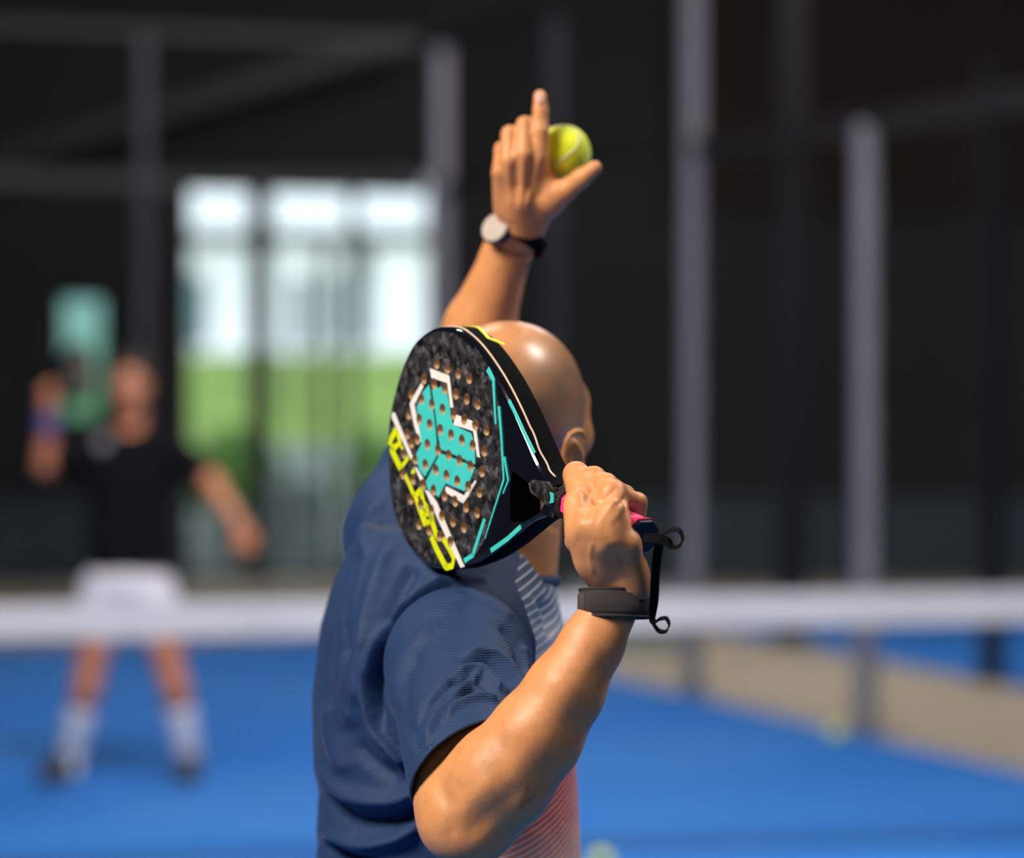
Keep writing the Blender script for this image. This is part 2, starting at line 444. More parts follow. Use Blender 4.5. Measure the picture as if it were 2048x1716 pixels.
for x0, x1 in ((DX0+.08, -2.26), (-2.04, -1.41), (-1.31, DX1-.08)): part_box('pane', dw, GLASSW, x0, x1, YW+.085, YW+.095, .09, 2.86); part_box('pane', dw, GLASSW, x0, x1, YW+.085, YW+.095, 2.94, DZ-.075)
sw = empty('window_2', ((WX0+WX1)/2, YW+.1, WZ0), None, None); tag(sw, kind='structure')
for x in (WX0+.02, WX1-.02): part_box('window_frame', sw, FR, x-.02, x+.02, YW+.04, YW+.14, WZ0, WZ1)
for z in (WZ0+.02, WZ1-.02): part_box('window_frame', sw, FR, WX0, WX1, YW+.045, YW+.135, z-.02, z+.02)
t = NT('frosted_teal_glass'); t.set(Base_Color=(.34, .62, .58), Roughness=.5, Transmission_Weight=.85, IOR=1.05); part_box('pane', sw, t.m, WX0+.04, WX1-.04, YW+.085, YW+.095, WZ0+.04, WZ1-.04)
# outside: lawn, hedge, pale building, parked vans, terrace
LAWN = simple('bright_lawn', (.16, .26, .035), .95, scale=.35, noise=.8)
PAVE = simple('terrace_paving', (.07, .08, .078), .9, scale=.4, noise=.3)
PALE = simple('pale_facade', (.80, .82, .84), .8, scale=.2)
FGLASS = simple('facade_window_glass', (.10, .19, .20), .15)
tag(link('terrace', box_mesh(-16, 16, 26.46, 46, -.30, -.05), PAVE), kind='structure')
gv = [(x, y, z) for y, z in ((46, -.05), (62, .9), (84, 2.35)) for x in (-40, 40)]
tag(link('lawn_bank', mesh(gv, [(0, 1, 3, 2), (2, 3, 5, 4)]), LAWN), kind='structure')
bd = empty('office_building', (-11, 88, 3.2), 'pale building with dark upright windows beyond the lawn outside', 'building')
part_box('wall', bd, PALE, -34, 6, 88, 100, 1.5, 5.8)
part_box('roof', bd, simple('roof_grey', (.3, .3, .32)), -34.5, 6.5, 87.6, 100.4, 5.8, 5.95)
for i in range(6):
    x = (-11.2, -9.9, -9.0, -6.1, -5.2, -4.3)[i]
    wn = part_box('window', bd, FR, x-.25, x+.25, 87.9, 88.02, 2.6, 4.6+(1.2 if i == 5 else 0))
    part_box('pane', wn, FGLASS, x-.20, x+.20, 87.86, 87.9, 2.7, 4.5)
HEDGE = simple('leafy_green', (.07, .15, .03), .95, scale=3, noise=.5)
def bush(name, loc, r, label, group, mat, seed):
    rng = random.Random(seed); bm = bmesh.new()
    bmesh.ops.create_icosphere(bm, subdivisions=4, radius=1)
    from mathutils import noise as mn
    for v in bm.verts:
        n = mn.fractal(v.co*2.3+Vector((seed, 0, 0)), 1, 2, 4); v.co *= 1+.28*n
        v.co = Vector((v.co.x*r[0], v.co.y*r[1], (v.co.z*.95+1)*r[2]))
    rt = empty(name, loc, label, 'shrub', group)
    for v in bm.verts: v.co += Vector(loc)
    link('foliage', from_bm(bm), mat, rt)
    V, Fc = tube([np.array(loc)+(0, 0, -.12), np.array(loc)+(0, 0, r[2]*.6)], .05, 8); link('stem', mesh(V, Fc), DSTEEL, rt)
    return rt
bush('garden_shrub', (-3.05, 34, -.05), (.5, .5, .62), 'round green shrub on the terrace outside the tall glazed doorway', None, HEDGE, 3)
bush('garden_shrub', (-4.45, 36, -.05), (.42, .5, .75), 'taller dark shrub at the far left of the glazed doorway outside', None, HEDGE, 5)
bush('garden_shrub', (-1.7, 38, -.05), (.40, .5, .55), 'small dark shrub near the right jamb of the glazed doorway outside', None, HEDGE, 9)
# pale planters on the terrace: bright round spots low in the doorway
PLM = simple('pale_planter', (.62, .68, .66), .6)
def planter(x, y, z0, r, h, label):
    pr = [(r*.72, 0), (r*.78, .02), (r, h*.9), (r*1.06, h*.92), (r*1.06, h), (r*.93, h), (r*.9, h*.85), (0, h*.85)]
    V = []; Fc = []; n = 20
    for a, b in pr:
        for k in range(n): V.append((x+a*math.cos(2*math.pi*k/n), y+a*math.sin(2*math.pi*k/n), z0+b))
    for i in range(len(pr)-1):
        for k in range(n): Fc.append((i*n+k, i*n+(k+1) % n, (i+1)*n+(k+1) % n, (i+1)*n+k))
    Fc.append(tuple(range(n))[::-1])
    rt = empty('planter', (x, y, z0), label, 'planter')
    link('pot', mesh(V, Fc, True), PLM, rt)
    V2 = [(x+r*.88*math.cos(2*math.pi*k/n), y+r*.88*math.sin(2*math.pi*k/n), z0+h*.87) for k in range(n)]
    link('soil', mesh(V2, [tuple(range(n))]), simple('soil', (.03, .02, .012), .95), rt)
planter(-2.2, 31.0, -.05, .30, .78, 'pale round planter on the terrace behind the far player lowered arm')
planter(-2.55, 28.6, -.05, .27, .55, 'low pale planter just outside the glass beside the dark mullion')
planter(-1.25, 30, -.05, .28, .72, 'pale planter outside right of the middle mullion')
WALLP = simple('low_terrace_wall', (.36, .42, .40), .9, scale=1)
tw = link('terrace_wall', box_mesh(-9, 1.0, 45.2, 45.6, -.05, .75), WALLP); tag(tw, kind='structure')

# ------------------------------------------------------------------ court cage: glass panels, posts, rails
def post(xy, z1, label, wd=.10, mat=None, group='steel posts of the court cage'):
    x, y = xy
    rt = empty('cage_post', (x, y, 0), label, 'post', group)
    an = math.atan2(SN[1], SN[0]); M = Matrix.Translation((x, y, 0)) @ Matrix.Rotation(an, 4, 'Z')
    link('shaft', box_mesh(-wd/2, wd/2, -wd*.4, wd*.4, .012, z1, M=M, bevel=.008), mat or STEEL, rt)
    link('base_plate', box_mesh(-wd*.9, wd*.9, -wd*.75, wd*.75, 0, .012, M=M), mat or STEEL, rt)
    link('cap', box_mesh(-wd*.55, wd*.55, -wd*.45, wd*.45, z1, z1+.012, M=M), DSTEEL, rt)
    return rt
labs = ['tall grey cage post just right of the strap loop', 'grey cage post right of the tall one, ending at the glass top rail', None]
def wallp(t): 
    q = side_pt(t)+SN*.06; return q
post(wallp(-2.05), 3.02, 'shorter grey steel cage post behind the ball lying by the glass')
post(wallp(0), 4.0, 'tall bright grey steel cage post rising behind the racket strap')
post(wallp(2.05), 4.0, 'dim grey cage post behind the raised hand with the ball', mat=SHADED_STEEL)
post(wallp(4.09), 4.0, 'corner cage post at the right edge of the bright doorway')
post(wallp(-4.1), 3.02, 'cage post at the net end of the glass side wall')
bd_ = -SN
def backp(u): return A0-SN*u+SD*.06
post(backp(2.0), 4.0, 'dark grey cage post above the head of the far player', wd=.09, mat=SHADED_STEEL)
post(backp(4.0), 4.0, 'cage post of the back glass wall next after the far player')
an = math.atan2(SN[1], SN[0])
def rail(p, q, z, wd, label, mat=DSTEEL, cat='rail'):
    p = np.array([*p, z]); q = np.array([*q, z]); V, Fc = ribbon(np.array([p, (p+q)/2, q]), (0, 0, 1), wd, .05)
    o = link('cage_rail', mesh(V, Fc), mat); return tag(o, label, cat)
RAILM = simple('brown_grey_rail', (.013, .011, .010), .6, .1)
rail(wallp(4.09)-SN*0+SD*-.06, wallp(-6.5), 3.04, .07, 'brownish steel rail along the top of the side glass wall', RAILM)
rail(backp(.06), backp(8), 3.04, .10, 'dark steel rail along the top of the back glass wall', RAILM)
rail(wallp(4.03), wallp(.08), 4.03, .06, 'upper steel rail of the cage corner on the court side', RAILM)
rail(backp(.06), backp(8), 4.03, .06, 'upper steel rail of the cage above the back glass wall', RAILM)
def gpanel(p, q, label):
    p = np.array(p); q = np.array(q); d = (q-p)/np.linalg.norm(q-p); n = np.array([-d[1], d[0]])*.006
    p = p+d*.07; q = q-d*.07
    V = [(*(p-n), .02), (*(q-n), .02), (*(q+n), .02), (*(p+n), .02), (*(p-n), 2.99), (*(q-n), 2.99), (*(q+n), 2.99), (*(p+n), 2.99)]
    o = link('glass_panel', mesh(V, [(3, 2, 1, 0), (4, 5, 6, 7), (0, 1, 5, 4), (1, 2, 6, 5), (2, 3, 7, 6), (3, 0, 4, 7)]), CGLASS); return tag(o, label, 'glass panel', 'glass panels of the court walls')
gpanel(wallp(0), wallp(-2.05), 'clear glass panel between the tall and the shorter grey posts')
gpanel(wallp(2.05), wallp(0), 'clear glass panel between the tall bright post and the dim post')
gpanel(wallp(4.09), wallp(2.05), 'clear glass side panel next to the court corner')
gpanel(wallp(-2.05), wallp(-4.1), 'clear glass side panel nearest the net')
gpanel(backp(0), backp(2.0), 'clear glass back panel in front of the bright doorway')
gpanel(backp(2.0), backp(4.0), 'clear glass back panel behind the far player')
# wire mesh above the back glass
def wire(p, q, z0, z1, label):
    p = np.array(p); q = np.array(q); L = np.linalg.norm(q-p); d = (q-p)/L; V = []; Fc = []
    def strip(a, b, r):
        a = np.array(a); b = np.array(b); dd = b-a; up = np.array([0, 0, 1.]) if abs(dd[2]) < 1e-6 else np.array([*d, 0]); k = len(V)
        V.extend([a-up*r, b-up*r, b+up*r, a+up*r]); Fc.append((k, k+1, k+2, k+3))
    for s in np.arange(0, L, .06): strip((*(p+d*s), z0), (*(p+d*s), z1), .0025)
    for z in np.arange(z0, z1, .06): strip((*p, z), (*q, z), .0025)
    o = link('wire_mesh', mesh(V, Fc), WIREM); return tag(o, label, 'wire mesh')
wire(backp(.06), backp(8), 3.10, 3.99, 'dark wire mesh above the back glass wall'); wire(wallp(4.09), wallp(0), 3.10, 3.99, 'dark wire mesh above the side glass near the corner')
# posts and things of the neighbouring court
post(N0+SD*.0, 3.6, 'black post at the far right beyond the sand coloured walkway', .12, DSTEEL, None)
post(N0-SD*2.1+SN*.02, 3.9, 'black post at the near end of the sand coloured walkway', .12, DSTEEL, None)
post(N0+SD*2.6, 6.5, 'tall black hall post rising beyond the shorter cage post', .16, DSTEEL, None)
rail(N0+SD*4, N0-SD*6, 3.3, .10, 'dark brown rail of the neighbouring court beyond the walkway', RAILM)
lw = link('low_partition', box_mesh(-.35, .55, -.04, .04, 0, .42, M=Matrix.Translation((.62, 19.6, 0))@Matrix.Rotation(-.15, 4, 'Z')), simple('pale_grey_panel', (.33, .37, .36), .7)); tag(lw, 'low pale grey partition panel outside the court beside the first post', 'partition')

# ------------------------------------------------------------------ net
NL = np.array([-4.6, 10.36]); NR = np.array([2.98, 11.75]); nd = (NR-NL)/np.linalg.norm(NR-NL); nn = np.array([-nd[1], nd[0]])
NLEN = np.linalg.norm(NR-NL)
net = empty('padel_net', (*(NL+NR)/2, 0), 'long court net with a white top tape and black mesh between the two players', 'net')
def topz(s): return .966-.012*math.sin(math.pi*s/NLEN)
V = []; Fc = []
def nstrip(p0, p1, r, upv):
    k = len(V); p0 = np.array(p0); p1 = np.array(p1); V.extend([p0-upv*r, p1-upv*r, p1+upv*r, p0+upv*r]); Fc.append((k, k+1, k+2, k+3))
dv = np.array([*nd, 0]); uv = np.array([0, 0, 1.])
for s in np.arange(0, NLEN, .04):
    nstrip((*(NL+nd*s), .02), (*(NL+nd*s), topz(s)-.05), .0014, dv)
for z in np.arange(.02, .88, .04): nstrip((*NL, z), (*NR, z), .0014, uv)
o = link('net_mesh', mesh(V, Fc), NETM, net); tag(o, kind='stuff')
ss = np.linspace(0, NLEN, 30); pts = np.array([[*(NL+nd*s), topz(s)-.062] for s in ss])
V, Fc = ribbon(pts, (0, 0, 1), .124, .012); link('top_tape', mesh(V, Fc), TAPE, net)
for e_ in (NL-nd*.06, NR+nd*.06):
    V, Fc = tube([(*e_, 0), (*e_, .5), (*e_, .99)], .04, 14); link('net_post', mesh(V, Fc, False), DSTEEL, net)
pts = pts.copy(); pts[:, 2] = .03; V, Fc = tube(pts, .006, 6); link('bottom_cord', mesh(V, Fc), NETM, net)

# ------------------------------------------------------------------ balls
def felt(name):
    t = NT(name); v = t.obj(); n = t.noise(500, 4, v)
    t.set(Base_Color=t.mix(n, (.62, .74, .008), (.85, .92, .02)), Roughness=.9, Sheen_Weight=.3); t.bump(n, .5, .001); return t.m
FELT = felt('tennis_felt'); SEAM = simple('ball_seam', (.62, .66, .42), .8)
def ball(loc, r, rot, label):
    rt = empty('padel_ball', (loc[0], loc[1], loc[2]), label, 'ball')
    bm = bmesh.new(); bmesh.ops.create_icosphere(bm, subdivisions=5, radius=r)
    M = Matrix.Translation(loc) @ Euler(rot).to_matrix().to_4x4()
    bm.transform(M); link('felt', from_bm(bm, True), FELT, rt)
    pts = []
    for k in range(120):
        a = 2*math.pi*k/120; A = math.pi/2-.44
        th = A*math.cos(a)*0+math.pi/2-(math.pi/2-.44)*math.cos(a); ph = a/2*1.0+.44*math.sin(2*a)
        b_ = .75; x = b_*math.cos(a)+(1-b_)*math.cos(3*a); y = b_*math.sin(a)-(1-b_)*math.sin(3*a); z = 2*math.sqrt(b_*(1-b_))*math.sin(2*a)
        q = Vector((x, y, z)).normalized()*(r-.0006); pts.append(M @ q)
    V, Fc = tube(np.array([list(p) for p in pts]), .0016, 6, closed=True); link('seam', mesh(V, Fc, True), SEAM, rt)
    return rt
# ------------------------------------------------------------------ racket (local frame: x along the axis to the butt, y across, z through the thickness)
RO = np.array([-0.07477174, 3.24, H-0.0572753])
RA = np.array([0.52768902, -0.81636847, -0.23470582]); RB = np.array([-0.11284422, 0.20648613, -0.9719206]); RN = np.array([0.84190883, 0.53935703, 0.016838])
RM = Matrix(((RA[0], RB[0], RN[0], RO[0]), (RA[1], RB[1], RN[1], RO[1]), (RA[2], RB[2], RN[2], RO[2]), (0, 0, 0, 1)))
PITCH = .02206; TH = .037
bc = lambda a: .0200-.012*a
def inv2(px, py, off=0.0):
    d = np.array([(px-CXP)/F, 1, (HY-py)/F]); Oo = RO-np.array([0, 0, H])+off*RN
    X = (Oo@RN)/(d@RN)*d-(RO-np.array([0, 0, H])); return (X@RA, X@RB)
c1 = lambda x, y, off=0.0: inv2(740+x/3.064, 620+y/3.064, off)     # a point on the front face as measured on a close-up
c6 = lambda x, y, off=0.0: inv2(770+x/4.4, 760+y/4.4, off)
WP = [(-10.9, 0), (-10.75, 1.8), (-10.4, 3.4), (-9.7, 5.8), (-8.6, 8.1), (-7, 10.1), (-4.1, 12.0), (-1.2, 12.8), (1.2, 12.9), (4.9, 12.0), (9.2, 10.0), (12.8, 7.7), (16, 5.2), (18.5, 3.2), (20.3, 2.2), (22, 1.7)]
up_ = smooth_path(np.array(WP)/100, 6)
up_[:, 1] = np.maximum(up_[:, 1], 0)
OUT = np.array([(a, bc(a)-w_) for a, w_ in up_]+[(a, bc(a)+w_) for a, w_ in up_[::-1][:-1]])   # closed outline
def outline_normals(o):
    T = np.roll(o, -1, 0)-np.roll(o, 1, 0); n = np.stack([T[:, 1], -T[:, 0]], 1); n /= np.linalg.norm(n, axis=1)[:, None]+1e-12
    return n
ON = outline_normals(OUT)
if ((OUT-OUT.mean(0))*ON).sum() < 0: ON = -ON
def loft_outline(stack):
    V = []; Fc = []; n = len(OUT)
    for inset, t in stack:
        q = OUT-ON*inset
        for a, b in q: V.append((a, b, t))
    for i in range(len(stack)-1):
        for k in range(n): Fc.append((i*n+k, i*n+(k+1) % n, (i+1)*n+(k+1) % n, (i+1)*n+k))
    Fc.append(tuple(range(n))); Fc.append(tuple((len(stack)-1)*n+k for k in range(n))[::-1])
    me = mesh(V, Fc); bm = bmesh.new(); bm.from_mesh(me); bmesh.ops.recalc_face_normals(bm, faces=bm.faces); bm.to_mesh(me); bm.free(); return me
def prism(poly, t0, t1, mat=None):
    n = len(poly); V = [(a, b, t0) for a, b in poly]+[(a, b, t1) for a, b in poly]
    Fc = [tuple(range(n)), tuple(range(n, 2*n))[::-1]]+[(i, (i+1) % n, n+(i+1) % n, n+i) for i in range(n)]
    me = mesh(V, Fc); bm = bmesh.new(); bm.from_mesh(me); bmesh.ops.recalc_face_normals(bm, faces=bm.faces); bm.to_mesh(me); bm.free()
    if mat: me.materials.append(mat)
    return me
HOLES = []
for j, (i0, i1) in {-3: (-1, 2), -2: (-2, 3), -1: (-3, 4), 0: (-3, 4), 1: (-3, 4), 2: (-3, 4), 3: (-3, 4), 4: (-2, 3), 5: (-1, 2)}.items():
    for i in range(i0, i1+1):
        a, b = i*PITCH, j*PITCH
        if j == -3 and i == 3: continue
        HOLES.append((a, b))
HOLES += [(-3*PITCH+.011, 1.5*PITCH-.004)]
TAN = simple('tan_foam_core', (.62, .43, .25), .7, scale=200)
bm = bmesh.new()
for a, b in HOLES:
    bmesh.ops.create_cone(bm, cap_ends=True, segments=20, radius1=.0060, radius2=.0060, depth=.08, matrix=Matrix.Translation((a, b, TH/2)))
cut_me = from_bm(bm); cut_me.materials.append(TAN)
cutter = bpy.data.objects.new('cutter', cut_me)
# throat opening (rounded triangle)
tri = [c1(875, 985), c1(960, 1055), c1(1025, 1125), c1(1072, 1185), c1(1040, 1240), c1(960, 1290), c1(885, 1335), c1(862, 1300), c1(858, 1180), c1(862, 1050)]
tri_me = prism(tri, -.02, .06, GLOSS); tricut = bpy.data.objects.new('tricut', tri_me)
for q in (cutter, tricut): C.objects.link(q)
rroot = bpy.data.objects.new('padel_racket', None); C.objects.link(rroot); rroot.matrix_world = RM; rroot.empty_display_size = .1
tag(rroot, 'black racket with a teal emblem and round holes over the near player shoulder', 'racket')
tmp = []
def rpart(name, me, mat, holes=True, tri_=False, smooth=False):
    if mat is not None: me.materials.append(mat)
    o = bpy.data.objects.new(name, me); C.objects.link(o)
    if tri_:
        m = o.modifiers.new('t', 'BOOLEAN'); m.object = tricut; m.operation = 'DIFFERENCE'; m.solver = 'EXACT'; m.material_mode = 'TRANSFER'
    if holes:
        m = o.modifiers.new('b', 'BOOLEAN'); m.object = cutter; m.operation = 'DIFFERENCE'; m.solver = 'EXACT'; m.material_mode = 'TRANSFER'
    tmp.append(o); return o
body = rpart('frame', loft_outline([(.010, .0), (.0030, .0004), (.0008, .0020), (0, .005), (0, TH-.008), (.0012, TH-.0035), (.0045, TH-.0008), (.010, TH)]), GLOSS, True, True)
# carbon face plate
left_pts = OUT-ON*.0050; k = len(up_)
rim = [tuple(p) for p in left_pts]
right_edge = [c1(*p) for p in ((640, 225), (715, 335), (768, 470), (797, 600), (812, 800), (828, 1030), (800, 1130), (755, 1265), (710, 1400), (650, 1500), (600, 1552))]
re = np.array(right_edge)
top_i = min(range(len(rim)), key=lambda i: (rim[i][0]-re[0][0])**2+(rim[i][1]-re[0][1])**2)
bot_i = min(range(len(rim)), key=lambda i: (rim[i][0]-re[-1][0])**2+(rim[i][1]-re[-1][1])**2)
# walk from the top point over the tip to the bottom point
n_ = len(rim); seq = []
up_part = [rim[i] for i in range(top_i, -1, -1)]; low_part = [rim[i] for i in range(n_-1, bot_i-1, -1)]
plate = up_part+low_part+right_edge[::-1]
t = NT('forged_carbon'); v = t.obj()
mp = t.n('Mapping', {'Rotation': (0, 0, .78), 'Scale': (1, .62, 1)}); t.L(v, mp.inputs['Vector'])
ch = t.n('TexChecker', {'Scale': 75.0}); t.L(mp.outputs[0], ch.inputs['Vector']); ch.inputs[1].default_value = (1, 1, 1, 1); ch.inputs[2].default_value = (0, 0, 0, 1)
vo = t.n('TexVoronoi', {'Scale': 110.0}, feature='F1'); t.L(v, vo.inputs['Vector'])
n1 = t.noise(90, 6, v, .65); n2 = t.noise(25, 3, v)
base = t.ramp(n1, [(.38, (.003, .003, .004)), (.50, (.022, .022, .025)), (.68, (.22, .22, .24))])
c = t.mix(t.math('MULTIPLY', ch.outputs['Fac'], .45), base, (.065, .067, .078))
c = t.mix(t.ramp(n2, [(.4, (0, 0, 0)), (.7, (.7, .7, .7))]), c, (.012, .011, .010))
t.set(Base_Color=c, Roughness=.28, Metallic=.25, Coat_Weight=.35); t.bump(t.math('ADD', t.math('MULTIPLY', vo.outputs['Distance'], .6), n1), .35, .0012)
CARBON = t.m
rpart('face_plate', prism(plate, -.0006, .0012), CARBON)
def poly(pts, cvt, name, mat, t0=-.0010, t1=-.0003, holes=True):
    return rpart(name, prism([cvt(*p) for p in pts], t0, t1), mat, holes)
def stroke(pts, wd, cvt, name, mat, t0=-.0010, t1=-.0003, taper=1.0, holes=True):
    q = np.array([cvt(*p) for p in pts]); n = len(q)
    sc = wd/1000.0
    T = np.gradient(q, axis=0); T /= np.linalg.norm(T, axis=1)[:, None]; N = np.stack([-T[:, 1], T[:, 0]], 1)
    ww = np.linspace(1, taper, n)[:, None]*sc/2
    return rpart(name, prism([tuple(x) for x in np.vstack([q+N*ww, (q-N*ww)[::-1]])], t0, t1), mat, holes)
# teal emblem, three petals
T1 = [(392, 40), (412, 160), (440, 330), (462, 560), (468, 655), (360, 850), (310, 790), (282, 700), (287, 640), (327, 560), (305, 400), (288, 240), (345, 100)]
T2 = [(420, 80), (500, 60), (553, 108), (590, 330), (602, 392), (762, 468), (782, 520), (798, 640), (800, 742), (640, 668), (500, 610), (478, 520), (458, 350), (442, 230)]
T3 = [(492, 645), (640, 700), (800, 770), (760, 870), (707, 980), (540, 908), (478, 1030), (455, 1012), (382, 962), (368, 888), (468, 690)]
for q in (T1, T2, T3): poly(q, c6, 'teal_emblem', TEAL)
W = [[(370, 357), (490, 402), (515, 598), (497, 598), (478, 448), (380, 415)], [(530, 640), (636, 682), (656, 740), (678, 905), (661, 898), (637, 742), (515, 703)],
     [(318, 448), (332, 470), (275, 580), (300, 690), (318, 810), (301, 800), (273, 700), (248, 575), (262, 545)], [(470, 1080), (580, 1136), (650, 1040), (656, 1056), (600, 1150), (575, 1185), (463, 1115)],
     [(140, 628), (155, 628), (266, 900), (257, 920), (138, 660)], [(275, 960), (290, 965), (335, 1040), (315, 1048)], [(340, 1103), (365, 1110), (415, 1180), (582, 1572), (560, 1580), (468, 1388), (428, 1300)]]
for q in W: poly(q, c1, 'white_marking', WHITE)
for pts, wd in (([(105, 435), (60, 520), (48, 575)], 8), ([(112, 450), (138, 550), (98, 588), (62, 600)], 7.0), ([(60, 600), (100, 690), (145, 780)], 8.5), ([(140, 780), (185, 720), (212, 680)], 5.0), ([(210, 690), (190, 640), (140, 575)], 3.6),
                ([(262, 790), (245, 835)], 6.5), ([(182, 835), (220, 920), (262, 1020)], 5.5), ([(325, 975), (270, 1018), (310, 1120), (365, 1275)], 9), ([(322, 975), (345, 1080), (420, 1205)], 7.0), ([(385, 1105), (345, 1180), (432, 1190)], 4.5),
                ([(368, 1272), (432, 1205)], 5.0), ([(408, 1205), (450, 1340), (485, 1400)], 8.0), ([(412, 1375), (465, 1500), (545, 1650)], 8.0), ([(540, 1650), (598, 1635), (612, 1570), (570, 1480), (518, 1395)], 7.0)):
    stroke(pts, wd, c6, 'yellow_lettering', YELLOW)
for pts, wd, tp in (([(725, 362), (762, 430), (768, 560), (776, 700)], 6, .5), ([(795, 590), (812, 800), (825, 1040), (770, 1210), (710, 1400)], 4.6, .3), ([(828, 900), (852, 1045), (820, 1125)], 3.6, .5), ([(707, 1283), (635, 1505)], 5, 1), ([(640, 1500), (583, 1537)], 5, 1)):
    stroke(pts, wd, c1, 'teal_line', TEAL, t0=-.0013, taper=tp)
for pts, wd, tp in (([(852, 555), (900, 650), (960, 780), (1010, 880)], 4, 1), ([(925, 1328), (845, 1402), (742, 1475)], 5, 1)):
    stroke(pts, wd, c1, 'teal_line', TEAL, t0=-.0006, t1=.0004, taper=tp, holes=False)
for k in range(7):   # tiny white caption beside the emblem
    x = 600+k*7; y = 1140-k*14
    poly([(x, y), (x+9, y-8), (x+12, y-2), (x+3, y+7)], c1, 'white_caption', WHITE)
# raised carbon tongue of the throat
rpart('throat_bridge', prism([c1(*p, 0) for p in ((985, 1062), (1010, 1040), (1095, 1052), (1135, 1100), (1148, 1170), (1120, 1210), (1060, 1165), (1000, 1118))], -.003, .016), CARBON, False)
poly([(1122, 1115), (1145, 1125), (1146, 1178), (1120, 1185), (1128, 1150)], c1, 'teal_line', TEAL, t0=-.0042, t1=-.0028, holes=False)
dg = bpy.context.evaluated_depsgraph_get(); done = []
for o in tmp:
    me = bpy.data.meshes.new_from_object(o.evaluated_get(dg)) if o.modifiers else o.data
    done.append((o.name.split('.')[0], me))
for o in tmp: bpy.data.objects.remove(o)
for q in (cutter, tricut): bpy.data.objects.remove(q)
RP = []
from collections import OrderedDict
merged = OrderedDict()
for nm, me in done:
    key = nm if nm in ('white_caption', 'yellow_lettering') else (nm, len(merged))
    merged.setdefault(key, []).append((nm, me))
for key, lst in merged.items():
    nm = lst[0][0]; me = lst[0][1]
    if len(lst) > 1:
        bm = bmesh.new()
        for _, m2 in lst: bm.from_mesh(m2)
        mats = [m for m in lst[0][1].materials]; me = from_bm(bm)
        for m in mats: me.materials.append(m)
    if nm == 'frame':
        me.set_sharp_from_angle(angle=math.radians(28)); me.polygons.foreach_set('use_smooth', [True]*len(me.polygons))
    if nm == 'frame':
        me.materials.append(RIMB); ri = len(me.materials)-1
        for p_ in me.polygons:
            if abs(p_.normal.z) < .45 and me.materials[p_.material_index] is not TAN and .004 < p_.center.z < TH-.002: p_.material_index = ri
    o = bpy.data.objects.new(nm, me); C.objects.link(o); o.parent = rroot; RP.append(o)
def rlink(name, me, mat, label=None):
    me.materials.append(mat); o = bpy.data.objects.new(name, me); C.objects.link(o); o.parent = rroot
    if label: o['label'] = label
    RP.append(o); return o
# tan joint line and yellow print on the outer side wall
nu = len(up_); WALL = OUT[:nu]; WNRM = ON[:nu]
st = [(WALL[i][0]+WNRM[i][0]*.0001, WALL[i][1]+WNRM[i][1]*.0001, .0105+.0008*math.sin(i*.9)*(i > 70)) for i in range(10, nu-5)]
V, Fc = tube(np.array(st), .0011, 6); rlink('tan_edge_line', mesh(V, Fc, True), simple('tan_line', (.62, .47, .36), .6))
def wall_uv(px, py):
    ii = np.linspace(0, nu-1.001, 400); i0 = ii.astype(int); f = (ii-i0)[:, None]; w2 = WALL[i0]*(1-f)+WALL[i0+1]*f
    ts = np.linspace(0, TH, 40); A, Tt = np.meshgrid(np.arange(400), ts, indexing='ij')
    X = RO+w2[A.ravel(), 0][:, None]*RA+w2[A.ravel(), 1][:, None]*RB+Tt.ravel()[:, None]*RN
    q = proj(X); k = np.argmin((q[:, 0]-px)**2+(q[:, 1]-py)**2); return ii[A.ravel()[k]], Tt.ravel()[k]
def wall_pt(u, t):
    i = int(np.clip(u, 0, nu-1.01)); f = u-i; p = WALL[i]*(1-f)+WALL[i+1]*f; n = WNRM[i]*(1-f)+WNRM[i+1]*f
    return np.array([p[0], p[1], t]), np.array([n[0], n[1], 0])
def wall_stroke(pts, wd):
    uv = [wall_uv(840+x/10.24, 630+y/10.24) for x, y in pts]; P3 = []; NN = []
    for (u0, t0), (u1, t1) in zip(uv[:-1], uv[1:]):
        for f in np.linspace(0, 1, 10, endpoint=False):
            p, n = wall_pt(u0+(u1-u0)*f, t0+(t1-t0)*f); P3.append(p+n*.0004); NN.append(n)
    p, n = wall_pt(*uv[-1]); P3.append(p+n*.0004); NN.append(n)
    P3 = np.array(P3); NN = np.array(NN); T = np.gradient(P3, axis=0); Wd = np.cross(T, NN); Wd /= np.linalg.norm(Wd, axis=1)[:, None]+1e-9
    V, Fc = ribbon(P3, Wd, wd, .0006); return V, Fc
V = []; Fc = []
for pts, wd in (([(670, 150), (905, 235), (1110, 232)], .0016), ([(690, 140), (980, 215), (1110, 225)], .0014), ([(800, 140), (960, 160), (1100, 225)], .0035), ([(1080, 225), (1400, 475), (1740, 595)], .0042)):
    v_, f_ = wall_stroke(pts, wd); k = len(V); V += list(v_); Fc += [tuple(i+k for i in f) for f in f_]
rlink('yellow_rim_print', mesh(V, Fc), YELLOW)
